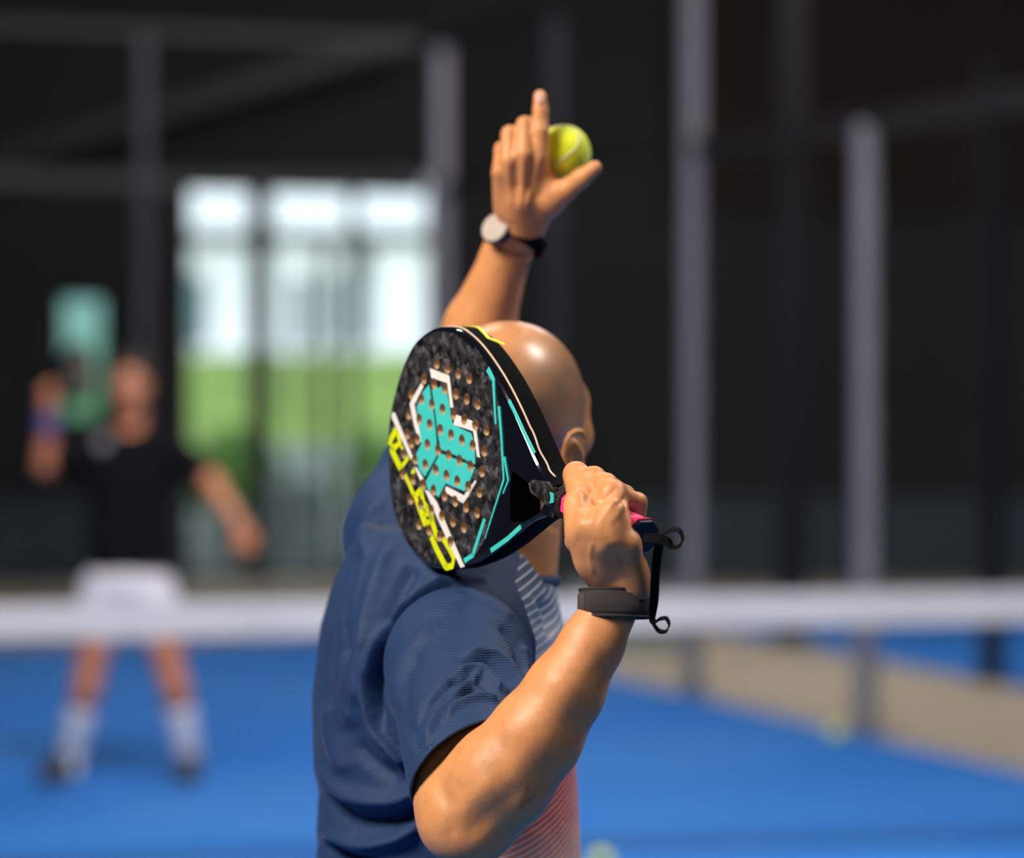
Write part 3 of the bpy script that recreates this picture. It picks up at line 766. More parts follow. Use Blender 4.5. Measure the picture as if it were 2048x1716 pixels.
# handle
def oct_loft(rows, seg=8, tw=math.pi/8):
    V = []; Fc = []
    for a, ry, rz in rows:
        for k in range(seg):
            an = 2*math.pi*k/seg+tw; c_ = 1/math.cos(math.pi/8) if seg == 8 else 1
            V.append((a, bc(a)+ry*c_*math.cos(an), TH/2+rz*c_*math.sin(an)))
    n = seg
    for i in range(len(rows)-1):
        for k in range(n): Fc.append((i*n+k, (i+1)*n+k, (i+1)*n+(k+1) % n, i*n+(k+1) % n))
    Fc.append(tuple(range(n))); Fc.append(tuple((len(rows)-1)*n+k for k in range(n))[::-1])
    me = mesh(V, Fc); bm = bmesh.new(); bm.from_mesh(me); bmesh.ops.recalc_face_normals(bm, faces=bm.faces); bm.to_mesh(me); bm.free(); return me
AB = .3545
rows = [(.230, .0150, .0155)]
for i in range(11):
    a = .234+i*.0100; rows += [(a, .0158, .0164), (a+.0088, .0160, .0168), (a+.0094, .0150, .0157)]
rows += [(AB-.006, .0165, .0175), (AB-.0005, .0178, .0188)]
rlink('grip', oct_loft(rows), PINK, 'pink overgrip')
cap_ = oct_loft([(AB-.002, .0162, .0172), (AB+.0015, .0162, .0172), (AB+.003, .0150, .016), (AB+.003, .006, .007), (AB+.001, .005, .006)]); rlink('butt_cap', cap_, simple('butt_black', (.006, .006, .007), .25), 'black faceted butt cap')
rows = []
for i in range(5):
    a = .2125+i*.0042; rows += [(a, .0165, .0185), (a+.001, .0183, .0203), (a+.0032, .0183, .0203), (a+.0040, .0165, .0185)]
rlink('collar', oct_loft(rows, 32, 0), RUBBER, 'ribbed rubber collar')
def gp(a, phi, R, deg=True):
    """a point around the grip: a metres along the axis, phi around it (0 up, 90 away from the camera)"""
    ax = RA+RB*(-.012); ax /= np.linalg.norm(ax)
    cpt = RO+a*RA+bc(a)*RB+TH/2*RN
    e1 = np.array([0, 0, 1.])-ax*ax[2]; e1 /= np.linalg.norm(e1); e2 = np.cross(ax, e1)
    if e2[1] < 0: e2 = -e2
    ph = math.radians(phi); return cpt+R*(math.cos(ph)*e1+math.sin(ph)*e2)
# ------------------------------------------------------------------ near player
def vec(*a): return np.array(a, float)
near = empty('person', (-.02, 3.42, 0), 'bald man seen from behind in a navy sports shirt, his left arm raised', 'person')
yaw = math.radians(28); pit = math.radians(2)
Hf = vec(math.sin(yaw)*math.cos(pit), math.cos(yaw)*math.cos(pit), math.sin(pit)); Hs = vec(math.cos(yaw), -math.sin(yaw), 0); Hu = np.cross(Hs, Hf)
HR = np.stack([Hs, Hf, Hu], 1)
Hc = P(1022, 800, 3.45)
hp = lambda s, f, u: Hc+Hs*s+Hf*f+Hu*u
E3 = lambda c, r, k=.01, sub=False, R=HR: Ell(c, r, R, k, sub)
head = G([
    E3(hp(0, 0, 0), (.0775, .098, .088)), E3(hp(0, -.03, .0), (.073, .075, .080), .02), E3(hp(0, .035, -.055), (.060, .062, .070), .03),
    E3(hp(0, .055, -.105), (.040, .040, .032), .025), E3(hp(0, .088, -.118), (.020, .016, .014), .02),
    E3(hp(0, .078, -.004), (.058, .020, .030), .02), E3(hp(.0, .090, -.014), (.045, .010, .010), .012),
    E3(hp(.042, .070, -.045), (.022, .024, .022), .02), E3(hp(-.042, .070, -.045), (.022, .024, .022), .02),
    E3(hp(.052, .030, -.095), (.016, .035, .022), .02), E3(hp(-.052, .030, -.095), (.016, .035, .022), .02),
    E3(hp(.030, .100, -.022), (.017, .012, .011), .012, True), E3(hp(-.030, .100, -.022), (.017, .012, .011), .012, True),
    Cap(hp(0, .098, -.012), hp(0, .122, -.052), .007, .011, .010), E3(hp(.012, .108, -.056), (.008, .009, .007), .006), E3(hp(-.012, .108, -.056), (.008, .009, .007), .006),
    E3(hp(0, .096, -.080), (.024, .011, .007), .006), E3(hp(0, .094, -.091), (.021, .011, .006), .006),
    Cap(hp(-.02, .107, -.085), hp(.02, .107, -.085), .0012, .0012, .003, sub=True),
    Ell(hp(.030, .086, -.022), (.0125,)*3, None, .003), Ell(hp(-.030, .086, -.022), (.0125,)*3, None, .003),
], .012)
def ear(sg):
    c = hp(.079*sg, -.014, -.066)
    ax_s = (Hs*sg*.80-Hf*.60); ax_s /= np.linalg.norm(ax_s); up = Hu; fw = np.cross(up, ax_s)*(1 if sg > 0 else -1)
    R = np.stack([ax_s, fw, up], 1); out = []
    rimp = []
    for a in np.linspace(-2.1, 2.3, 12):
        rimp.append(c+fw*(-.018*math.cos(a)*-1*-1+.002)+up*(.033*math.sin(a))+ax_s*(.016+.002*math.cos(a)))
    g = [Ell(c+ax_s*.006, (.010, .015, .027), R, .006)]
    for p, q in zip(rimp[:-1], rimp[1:]): g.append(Cap(p, q, .0034, .0034, .004))
    g += [Ell(c+ax_s*.016+fw*.004+up*-.002, (.007, .008, .014), R, .005, True), Ell(c+ax_s*.008+up*-.030+fw*.004, (.006, .008, .009), R, .005), Cap(c+fw*.012+up*-.006, c+fw*.012+up*.010, .006, .006, .006)]
    return G(g, .006)
neck = G([Cap(P(1018, 1000, 3.47), P(985, 1165, 3.45), .060, .066, .02), Cap(hp(0, -.03, -.06), P(985, 1150, 3.47), .058, .062, .03)], .022)
# torso and legs
def zr(py, D=3.42): return H+(HY-py)/F*D
def xr(px, D=3.42): return (px-CXP)/F*D
TY = math.radians(78); BY = 3.42
def rows(extra=0.0):
    R = [(1060, 872, .085, .080), (1100, 876, .125, .098), (1170, 876, .160, .114), (1260, 881, .185, .131), (1400, 881, .188, .140), (1500, 886, .182, .142), (1584, 894, .176, .141), (1716, 896, .172, .144), (1900, 898, .168, .145), (2080, 896, .170, .142)]
    return [(zr(y), xr(x), BY, a+extra, b+extra, TY) for y, x, a, b in R]
RS = P(915, 1330, 3.235); RE = P(958, 1600, 3.00); RW = P(1228, 1200, 2.985); LS = P(822, 1070, 3.57); LE = P(908, 800, 3.70); LW = P(1022, 482, 3.62)
fa = (RE-RW)/np.linalg.norm(RE-RW)
ft = lambda t: RW+(RE-RW)*t
rightarm = G([
    Cap(RS, RE, .050, .050, .02), Ell(RS, (.050, .050, .050), None, .03),
    Cap(P(915, 1490, 3.07), P(902, 1590, 3.01), .042, .036, .02), Cap(P(958, 1500, 3.06), P(990, 1540, 3.00), .040, .042, .02),
    Cap(P(950, 1610, 2.985), P(1004, 1556, 2.975), .0480, .0490, .012), Cap(P(1004, 1556, 2.975), P(1072, 1472, 2.972), .0490, .0440, .012), Cap(P(1072, 1472, 2.972), P(1130, 1382, 2.972), .0440, .0372, .012),
    Cap(P(1130, 1382, 2.972), P(1182, 1292, 2.976), .0372, .0300, .012), Cap(P(1182, 1292, 2.976), P(1228, 1205, 2.985), .0300, .0262, .010, flat=(0, 1, 0), ff=.9),
    Ell(P(905, 1650, 2.985), (.028, .030, .028), None, .03), Ell(P(940, 1668, 2.975), (.026, .028, .024), None, .03)], .015)
leftarm = G([
    Cap(LS, LE, .058, .042, .02), Ell(LS, (.062, .062, .062), None, .03),
    Cap(LE, LE+(LW-LE)*.45, .043, .041, .015), Cap(LE+(LW-LE)*.45, LW, .041, .0265, .015), Cap(LE+(LW-LE)*.9, LW+(LW-LE)*.06, .027, .026, .01, flat=(0, 1, 0), ff=.85)], .02)
trap = G([Cap(P(975, 1150, 3.46), P(925, 1300, 3.28), .044, .040, .03), Cap(P(965, 1130, 3.47), P(835, 1100, 3.56), .044, .040, .03)], .03)
hipL = vec(-.10, 3.53, .93); hipR = vec(-.04, 3.33, .93)
legs = G([Cap(hipL, (-.02, 3.66, .50), .088, .058, .03), Cap((-.02, 3.66, .50), (-.12, 3.70, .09), .060, .038, .02), Cap((-.045, 3.685, .33), (-.1, 3.70, .2), .056, .04, .02),
          Cap(hipR, (.03, 3.16, .50), .088, .058, .03), Cap((.03, 3.16, .50), (-.10, 3.08, .09), .060, .038, .02), Cap((-.02, 3.13, .33), (-.07, 3.1, .2), .056, .04, .02),
          Ell((-.08, 3.43, .93), (.15, .17, .12), None, .03),
          Cap((-.12, 3.70, .06), (.02, 3.72, .04), .034, .028, .02), Cap((-.10, 3.08, .06), (.04, 3.05, .04), .034, .028, .02)], .03)
# right hand on the grip
WJ = P(1207, 1118, 2.972)
M_ = {'i': gp(.2400, -12, .0325), 'm': gp(.2640, -3, .0345), 'r': gp(.2860, -4, .0335), 'p': gp(.3060, -12, .0310)}
def finger(pts, rs, k=.004):
    g = [Cap(a, b, r0, r1, k) for a, b, r0, r1 in zip(pts[:-1], pts[1:], rs[:-1], rs[1:])]
    return g
fi = G(finger([M_['i'], gp(.2370, 46, .0325), gp(.2370, 96, .0275), gp(.239, 140, .0265)], [.0112, .0100, .0085, .0075]), .0022)
fm = G(finger([M_['m'], gp(.2590, 50, .0340), gp(.2580, 100, .0285), gp(.2575, 150, .0265)], [.0115, .0102, .0088, .0078]), .0022)
fr = G(finger([M_['r'], gp(.2810, 52, .0335), gp(.2790, 102, .028), gp(.2780, 150, .0262)], [.0112, .0098, .0086, .0076]), .0022)
fp = G(finger([M_['p'], gp(.3060, 50, .0320), gp(.3050, 96, .0285), gp(.3010, 128, .0275)], [.0104, .0090, .0082, .0074]), .0022)
kn = G([Ell(M_[k], (.0104, .0104, .0104), None, .004) for k in 'imrp'], .008)
palm = G([
    Cap(WJ+(M_['i']-WJ)*.25, M_['i'], .0150, .0100, .012), Cap(WJ+(M_['m']-WJ)*.2, M_['m'], .0160, .0102, .012), Cap(WJ+(M_['r']-WJ)*.2, M_['r'], .0160, .0100, .012), Cap(WJ+(M_['p']-WJ)*.25, M_['p'], .0150, .0094, .012),
    Cap(RW+(RW-RE)*.05, WJ, .0270, .0235, .015, flat=(0, 1, 0), ff=.85), Cap(WJ, P(1190, 1062, 2.955), .0235, .022, .012), 
    Cap(P(1164, 1066, 2.965), P(1152, 1006, 2.985), .0140, .0115, .012), Cap(P(1160, 1035, 2.980), M_['i'], .0125, .0100, .012), Cap(P(1190, 1110, 2.97), P(1168, 1066, 2.965), .0190, .0150, .012),
    Cap(P(1262, 1175, 2.975), P(1252, 1090, 2.955), .0170, .0135, .012), Cap(P(1252, 1090, 2.955), M_['p'], .0130, .0100, .010), Ell(P(1268, 1150, 2.975), (.0120, .016, .022), None, .012),
    Cap(P(1215, 1080, 2.945), P(1225, 1020, 2.950), .0160, .0120, .012)], .006)
thumb = G(finger([P(1182, 1088, 2.990), gp(.266, 205, .0310), gp(.2520, 168, .0290), gp(.2420, 135, .0300)], [.0150, .0125, .0105, .0088]), .006)
# raised left hand with the ball: back of the hand towards the camera
BALL1 = P(1127, 304, 3.590); BR = .0318
DH = 3.55
lm = {'i': P(1078, 312, DH), 'm': P(1048, 308, DH-.006), 'r': P(1018, 322, DH-.002), 'p': P(1000, 345, DH+.006)}
LWJ = P(1040, 452, 3.60)
lpalm = G([
    Cap(LW, LWJ, .0265, .0250, .012, flat=(0, 1, 0), ff=.85), Cap(LWJ, P(1043, 400, 3.575), .0245, .022, .012),
    Cap(P(1058, 425, 3.585), lm['i'], .0150, .0110, .008), Cap(P(1043, 425, 3.58), lm['m'], .0150, .0115, .008), Cap(P(1024, 420, 3.58), lm['r'], .0145, .0108, .008), Cap(P(1008, 415, 3.585), lm['p'], .0130, .0100, .008),
    Cap(P(1062, 440, 3.60), P(1100, 405, 3.575), .0180, .0150, .012), Cap(P(1078, 330, DH+.01), P(1100, 390, DH+.02), .0080, .0125, .012), Ell(P(1088, 375, DH+.02), (.014, .012, .024), None, .012)], .007)
lfi = G(finger([lm['i'], P(1081, 262, DH-.002), P(1081, 222, DH+.002), P(1080, 193, DH+.004)], [.0112, .0096, .0088, .0080]), .002)
lfm = G(finger([lm['m'], P(1050, 250, DH+.004), P(1054, 262, DH+.034), P(1066, 290, DH+.036)], [.0112, .0100, .0088, .0078]), .002)
lfr = G(finger([lm['r'], P(1019, 268, DH+.006), P(1026, 280, DH+.036), P(1042, 306, DH+.040)], [.0108, .0096, .0086, .0076]), .002)
lfp = G(finger([lm['p'], P(1003, 298, DH+.014), P(1008, 306, DH+.038), P(1026, 330, DH+.044)], [.0098, .0084, .0078, .0070]), .002)
lth = G(finger([P(1100, 405, 3.575), P(1130, 382, 3.558), P(1162, 357, 3.545), P(1189, 336, 3.535)], [.0158, .0125, .0105, .0088], .006), .008)
torso = G([Loft(rows(-.030), .02)], .03)
allg = [torso, legs, trap, neck, head, ear(1), ear(-1), rightarm, leftarm]
rhand = [rightarm, palm, kn, fi, fm, fr, fp, thumb]; lhand = [leftarm, lpalm, lfi, lfm, lfr, lfp, lth]
rpl = P(1230, 1208, 2.985); rax = (RW-RE)/np.linalg.norm(RW-RE)
lpl = P(1020, 488, 3.62); lax = (LW-LE)/np.linalg.norm(LW-LE)
def post_body(f, p):
    m1 = np.linalg.norm(p-rpl, axis=-1) < .22; f = np.where(m1, np.maximum(f, (p-rpl)@rax), f)
    m1 = np.linalg.norm(p-lpl, axis=-1) < .25; return np.where(m1, np.maximum(f, (p-lpl)@lax), f)
bp, bq = surface_nets(allg, (-.36, 2.85, -.005), (.30, 3.95, 2.0), .0034, post=post_body)
bp = relax(bp, bq, 2)
def hand_mesh(gs, pl, ax, lo, hi, h=.0017, n=5):
    p, q = surface_nets(gs, lo, hi, h, post=lambda f, p: np.maximum(f, -((p-pl)@ax)))
    return relax(p, q, n), q
hp1, hq1 = hand_mesh(rhand, rpl, rax, (.02, 2.82, 1.50), (.17, 3.10, 1.72))
hp2, hq2 = hand_mesh(lhand, lpl, lax, (-.05, 3.44, 1.86), (.13, 3.72, 2.13), .002)
def nrm(p, q):
    N = vnormals(p, q); c = p.mean(0); return N
def orient(p, q):
    # outward = positive divergence volume
    a, b, c_, d_ = (p[q[:, i]]-p.mean(0) for i in range(4)); vol = np.einsum('ij,ij->i', a, np.cross(b, c_)).sum()+np.einsum('ij,ij->i', a, np.cross(c_, d_)).sum()
    return q if vol > 0 else q[:, ::-1]
bq = orient(bp, bq); hq1 = orient(hp1, hq1); hq2 = orient(hp2, hq2)
# muscles, bones, tendons
N = vnormals(bp, bq)
bp = folds(bp, N, [([(1180, 1290), (1100, 1430), (1010, 1560)], 26, .0014), ([(1215, 1300), (1160, 1430), (1075, 1560), (990, 1650)], 24, -.0014), ([(905, 1640), (950, 1590), (985, 1560)], 18, .0018), ([(920, 1680), (990, 1620), (1040, 1570)], 22, -.0022),
    ([(870, 1560), (900, 1620), (905, 1680)], 14, -.002), ([(1000, 1480), (1080, 1420), (1130, 1340)], 30, .0016), ([(1000, 1010), (1080, 1040), (1120, 1060)], 6, -.002)])
N = vnormals(hp1, hq1)
hp1 = folds(hp1, N, [([(1165, 1060), (1160, 1020), (1152, 965)], 8, .0010), ([(1178, 1055), (1195, 1010), (1212, 970)], 8, .0012), ([(1195, 1050), (1225, 1010), (1246, 980)], 8, .0010), ([(1212, 1048), (1245, 1020), (1265, 998)], 8, .0008),
    ([(1172, 1010), (1180, 985), (1190, 968)], 6, -.0010), ([(1200, 1010), (1222, 988), (1232, 974)], 5, -.0010), ([(1226, 1016), (1246, 1000), (1255, 990)], 5, -.0010),
    ([(1150, 1074), (1185, 1084), (1225, 1080)], 16, -.0012), ([(1145, 1050), (1175, 1050), (1210, 1056)], 14, .0010), ([(1185, 1082), (1180, 1110), (1185, 1150)], 5, .0010), ([(1225, 1085), (1230, 1130), (1240, 1170)], 14, -.0020)])
N = vnormals(hp2, hq2)
hp2 = folds(hp2, N, [([(1050, 420), (1068, 360), (1078, 315)], 5, .0016), ([(1040, 420), (1046, 360), (1048, 312)], 5, .0018), ([(1024, 415), (1018, 370), (1016, 328)], 5, .0014), ([(1062, 385), (1064, 340), (1063, 310)], 6, -.0022), ([(1034, 380), (1033, 350), (1032, 315)], 5, -.0018), ([(1075, 400), (1085, 370), (1088, 340)], 9, -.0022), ([(1072, 240), (1090, 240)], 2.5, -.0012), ([(1072, 250), (1090, 250)], 2.5, -.0012)])
ap = np.concatenate([bp, hp1, hp2]); aq = np.concatenate([bq, hq1+len(bp), hq2+len(bp)+len(hp1)])
rel = (ap-Hc)@HR
hair = np.clip((rel[:, 2]+.055-.55*np.maximum(rel[:, 1]-.02, 0)/.09*.16-.02*0)/.012, 0, 1)*np.clip((.085-rel[:, 1]-rel[:, 2]*.35)/.03, 0, 1)*(np.linalg.norm(rel, axis=1) < .13)
crown = np.clip(1-(rel[:, 2]-.03)/.045, .12, 1)
nape = np.clip((rel[:, 2]+.105)/.03, 0, 1)*(rel[:, 1] < .0)
st_ = np.maximum(hair, nape*(np.abs(rel[:, 0]) < .06)*(np.linalg.norm(rel, axis=1) < .14))*crown*(np.linalg.norm(rel, axis=1) < .14)*np.clip((.083-np.abs(rel[:, 0]))/.003, 0, 1)
uq = proj(ap)
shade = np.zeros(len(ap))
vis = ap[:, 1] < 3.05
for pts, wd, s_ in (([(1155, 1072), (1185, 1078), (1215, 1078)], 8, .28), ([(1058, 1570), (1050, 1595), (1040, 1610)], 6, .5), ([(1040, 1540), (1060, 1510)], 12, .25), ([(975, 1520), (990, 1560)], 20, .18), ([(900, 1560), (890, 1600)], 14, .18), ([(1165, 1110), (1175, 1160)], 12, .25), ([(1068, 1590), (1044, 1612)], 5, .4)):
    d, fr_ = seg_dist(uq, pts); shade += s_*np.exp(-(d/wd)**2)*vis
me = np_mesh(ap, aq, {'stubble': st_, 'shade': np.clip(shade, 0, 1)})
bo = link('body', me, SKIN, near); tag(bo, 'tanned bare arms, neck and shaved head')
# fine dark hairs on the forearm
rngh = np.random.RandomState(5); NB = vnormals(bp, bq)
cand = np.nonzero((bp[:, 1] < 3.02) & (np.abs(proj(bp)[:, 0]-1050) < 200) & (bp[:, 2] > 1.25) & (bp[:, 2] < 1.52))[0]
HV = []; HF = []
if len(cand):
    for i in rngh.choice(cand, 1300):
        p0 = bp[i]; d = -rax*.6+NB[i]*.45+rngh.randn(3)*.25+vec(0, 0, -.3); d /= np.linalg.norm(d); s_ = np.cross(d, NB[i]); s_ /= np.linalg.norm(s_)+1e-9; L_ = rngh.uniform(.004, .010); k = len(HV)
        mp_ = p0+d*L_*.6; HV += [p0-s_*.00004, p0+s_*.00004, mp_+s_*.00003, p0+d*L_-NB[i]*L_*.25, mp_-s_*.00003]; HF += [(k, k+1, k+2, k+4), (k+4, k+2, k+3)]
    tag(link('arm_hair', mesh(HV, HF), simple('arm_hair', (.10, .05, .025), .6), near), kind='stuff')
# eyes
EYE = simple('eye_white', (.8, .78, .75), .2); IRIS = simple('iris', (.10, .05, .02), .2)
for s_ in (1, -1):
    bm = bmesh.new(); bmesh.ops.create_uvsphere(bm, u_segments=16, v_segments=10, radius=.0122, matrix=Matrix.Translation(hp(.030*s_, .0875, -.022))); e_ = link('eye', from_bm(bm, True), EYE, near)
    bm = bmesh.new(); bmesh.ops.create_uvsphere(bm, u_segments=14, v_segments=8, radius=.0058, matrix=Matrix.Translation(hp(.030*s_, .0945, -.0205))); link('iris', from_bm(bm, True), IRIS, e_)
# finger nail of the raised index finger is turned to the camera
def nail(c, d, u, w_, l_, par):
    d = np.array(d, float); d /= np.linalg.norm(d); u = np.array(u, float); u -= d*(u@d); u /= np.linalg.norm(u); s_ = np.cross(d, u); V = []; n = 7
    for i in range(5):
        for j in range(n):
            x = (j/(n-1)*2-1); y = i/4*2-1; ww = w_*math.sqrt(max(0, 1-max(0, abs(y)-.3)**2))
            V.append(c+s_*x*ww/2+u*y*l_/2+d*(.0012*(1-x*x)))
    Fc = [(i*n+j, i*n+j+1, (i+1)*n+j+1, (i+1)*n+j) for i in range(4) for j in range(n-1)]
    o = link('fingernail', mesh(V, Fc, True), NAIL, par); return o
nail(P(1080, 197, DH+.002)+vec(0, -.0080, 0), (0, -1, .1), (0, 0, 1), .010, .012, near)

# ---------------- shirt
def off(c, e): c.ra += e; c.rb += e; c.R += e; return c
hemn = vec(.58, -.58, -.57); hemn /= np.linalg.norm(hemn)
HEM = P(948, 1535, 3.035)
slv = G([Ell(P(918, 1322, 3.245), (.074, .080, .077), None, .02), Cap(P(915, 1335, 3.235), P(948, 1600, 2.975), .074, .0615, .02)], .006)
slv_in = [Cap(P(931, 1465, 3.105), P(950, 1615, 2.96), .0615, .0570, .004, sub=True)]
lslv = G([Ell(LS, (.076, .078, .074), None, .02), Cap(LS, LS+(LE-LS)*.55, .072, .060, .02)], .03)
strap_ = G([Cap(P(972, 1140, 3.46), P(930, 1270, 3.29), .066, .064, .03), Ell(P(1020, 1240, 3.44), (.052, .07, .062), None, .03), Cap(P(965, 1118, 3.47), P(835, 1085, 3.56), .064, .066, .03)], .03)
shl = G([Loft(rows(0), .02)], .02)
NK0, NK1 = P(1020, 1000, 3.47), P(985, 1180, 3.45)
neckcut = Cap(NK0, P(982, 1175, 3.45), .068, .070, .004)
colc = P(991, 1140, 3.452); coln = vec(.20, -.05, .97); coln /= np.linalg.norm(coln)
def post_slv(f, p):
    f = np.maximum(f, (p-HEM)@hemn)
    for s_ in slv_in: f = np.maximum(f, -s_.d(p))
    return f
def post_shirt(f, p):
    near_neck = np.linalg.norm((p-colc)-((p-colc)@coln)[..., None]*coln, axis=-1) < .105
    f = np.where(near_neck & ((p-colc)@coln > -.03), np.maximum(f, (p-colc)@coln-.002), f)
    f = np.maximum(f, -neckcut.d(p))
    ha = (LE-LS)/np.linalg.norm(LE-LS); hc = LS+(LE-LS)*.50
    m = np.linalg.norm(p-hc, axis=-1) < .12; f = np.where(m, np.maximum(f, (p-hc)@ha), f)
    return f
sp, sq = surface_nets([shl, strap_, lslv], (-.40, 3.0, .98), (.25, 3.85, 1.85), .0036, post=post_shirt); sp = relax(sp, sq, 3); sq = orient(sp, sq)
N = vnormals(sp, sq)
BACK = [([(760, 1000), (730, 1080), (705, 1180), (690, 1280)], 14, .006), ([(725, 1090), (700, 1200), (688, 1330)], 10, -.006), ([(785, 1080), (745, 1200), (720, 1330), (715, 1420)], 16, .006), ([(830, 1130), (800, 1180), (770, 1260)], 14, -.005),
    ([(900, 1165), (850, 1185), (790, 1240), (750, 1310), (735, 1390)], 9, .007), ([(905, 1183), (855, 1205), (805, 1262), (765, 1330), (752, 1390), (765, 1450)], 8, -.010), ([(735, 1370), (745, 1450), (790, 1510), (808, 1530)], 7, .006),
    ([(640, 1530), (700, 1590), (790, 1600), (850, 1570)], 16, .007), ([(645, 1590), (710, 1640), (800, 1640), (860, 1610)], 12, -.007), ([(650, 1660), (720, 1690), (790, 1680), (840, 1650)], 14, .007), ([(640, 1690), (700, 1716), (760, 1730)], 10, -.007),
    ([(655, 1400), (665, 1480), (690, 1550)], 14, .004), ([(690, 1440), (740, 1520), (800, 1560)], 16, -.005), ([(660, 1250), (650, 1340), (652, 1420)], 12, -.003), ([(980, 1160), (930, 1160), (870, 1175)], 8, .003), ([(700, 1330), (690, 1420), (720, 1500)], 12, .003),
    ([(1080, 1200), (1098, 1230), (1104, 1270)], 10, -.006), ([(1050, 1190), (1080, 1240)], 8, .002), ([(800, 1000), (840, 1060), (900, 1090)], 14, .003)]
sp = folds(sp, N, [(a, b, c*1.9) for a, b, c in BACK])
# front panel mask: forward of the side seam, and the chest down from the collar
qx = proj(sp); fwd = (sp[:, 0]-xr(885))*math.sin(TY)+(sp[:, 1]-BY)*math.cos(TY)
side = (sp[:, 0]-xr(885))*math.cos(TY)-(sp[:, 1]-BY)*math.sin(TY)
zz = sp[:, 2]
seam_f = np.interp(zz, [zr(1716), zr(1600), zr(1400), zr(1260), zr(1150), zr(1080)], [.002, .020, .065, .070, .052, .075])
panel = fwd-seam_f
cd = np.linalg.norm(sp-colc, axis=1)
me = np_mesh(sp, sq, {'panel': panel, 'fw': fwd, 'sd': side})
def jersey(name, panel=False):
    t = NT(name); v = t.obj()
    n = t.noise(6, 3, v); wv = t.n('TexWave', {'Scale': 125.0, 'Distortion': 2.0, 'Detail': 1.0, 'Detail Scale': .6}, bands_direction='Z'); t.L(v, wv.inputs['Vector'])
    wy = t.n('TexWave', {'Scale': 170.0, 'Distortion': 1.0}, bands_direction='DIAGONAL'); t.L(v, wy.inputs['Vector'])
    rib = t.math('MULTIPLY', wv.outputs['Fac'], t.math('ADD', .6, t.math('MULTIPLY', wy.outputs['Fac'], .4)))
    navy = t.mix(n, (.006, .028, .102), (.010, .044, .145)); navy = t.mix(t.math('MULTIPLY', t.math('SUBTRACT', 1.0, rib), .35), navy, (.003, .012, .045))
    col = navy
    if panel:
        pa = t.n('Attribute', attribute_name='panel').outputs['Fac']; fw = t.n('Attribute', attribute_name='fw').outputs['Fac']; sd = t.n('Attribute', attribute_name='sd').outputs['Fac']
        z = t.n('SeparateXYZ', {'Vector': v}).outputs['Z']
        g = t.math('DIVIDE', t.math('SUBTRACT', z, 1.05), .55)
        base = t.ramp(g, [(.28, (.80, .56, .50)), (.36, (.80, .34, .22)), (.43, (.78, .12, .05)), (.55, (.74, .012, .006)), (.62, (.45, .25, .35)), (.66, (.40, .50, .66)), (.77, (.36, .38, .50)), (.84, (.09, .18, .30)), (.90, (.02, .05, .12))])
        # fades to white towards the front edge
        base = t.mix(t.math('MULTIPLY', t.ramp(fw, [(.105, (0, 0, 0)), (.150, (1, 1, 1))]), .3), base, (.8, .75, .75))
        cur = t.math('MULTIPLY', t.math('POWER', t.math('ABSOLUTE', t.math('SUBTRACT', fw, .02)), 2.0), 3.2)
        up = t.math('ADD', t.math('SUBTRACT', z, t.math('MULTIPLY', fw, .18)), t.math('MULTIPLY', cur, -1.0))
        low = t.math('SINE', t.math('MULTIPLY', up, 2*math.pi/.0072))
        dn = t.math('SINE', t.math('MULTIPLY', t.math('ADD', t.math('MULTIPLY', z, .9), t.math('MULTIPLY', fw, -.35)), 2*math.pi/.0085))
        hi = t.math('GREATER_THAN', z, 1.42)
        wvv = t.math('ADD', t.math('MULTIPLY', low, t.math('SUBTRACT', 1.0, hi)), t.math('MULTIPLY', dn, hi))
        line = t.ramp(wvv, [(.62, (0, 0, 0)), (1.0, (1, 1, 1))])
        st2 = t.mix(t.math('MULTIPLY', line, .75), base, (.82, .80, .84))
        dk = t.ramp(t.math('MULTIPLY', wvv, -1.0), [(.4, (0, 0, 0)), (1.0, (.3, .3, .3))]); st2 = t.mix(dk, st2, (.16, .10, .16))
        f = t.math('GREATER_THAN', pa, 0.0)
        col = t.mix(f, navy, st2)
    t.set(Base_Color=col, Roughness=.68, Sheen_Weight=.05, Sheen_Roughness=.4, Specular_IOR_Level=.35)
    b0 = t.n('Bump', {'Height': t.noise(35, 3, v), 'Strength': .5, 'Distance': .006})
    t.bump(rib, .45, .0007, b0.outputs[0]); return t.m
NAVY = jersey('navy_jersey'); NAVYP = jersey('navy_jersey_with_striped_front', True)
shirt = link('shirt', me, NAVYP, near); tag(shirt, 'navy back with a striped white and red front panel')
vp, vq = surface_nets([slv], (-.20, 2.85, 1.26), (.12, 3.40, 1.60), .0026, post=post_slv); vp = relax(vp, vq, 3); vq = orient(vp, vq); N = vnormals(vp, vq)
SLV = [([(880, 1390), (850, 1420), (830, 1470), (838, 1500)], 9, -.005), ([(925, 1305), (990, 1310), (1030, 1350), (1040, 1400)], 7, .0045), ([(915, 1325), (975, 1325), (1015, 1360), (1025, 1400)], 7, -.0065), ([(905, 1348), (955, 1340), (985, 1362), (1000, 1385)], 6, .0055), ([(900, 1362), (950, 1360), (985, 1385)], 7, -.0065),
    ([(960, 1345), (930, 1375), (880, 1430), (850, 1490)], 7, .005), ([(915, 1352), (870, 1395), (845, 1450)], 7, -.005), ([(890, 1440), (920, 1410), (965, 1395), (995, 1402)], 7, .0045), ([(885, 1430), (910, 1398), (955, 1378)], 6, -.005), ([(1045, 1290), (1052, 1330), (1045, 1375)], 7, .003), ([(1000, 1250), (1035, 1300), (1035, 1350)], 8, -.0028),
    ([(870, 1250), (820, 1300), (790, 1370), (785, 1420)], 12, .0035), ([(840, 1300), (815, 1350), (808, 1420), (820, 1480)], 14, -.003), ([(900, 1190), (970, 1200), (1030, 1240)], 10, .002)]
vp = folds(vp, N, [(a, b*.9, c*1.6) for a, b, c in SLV])
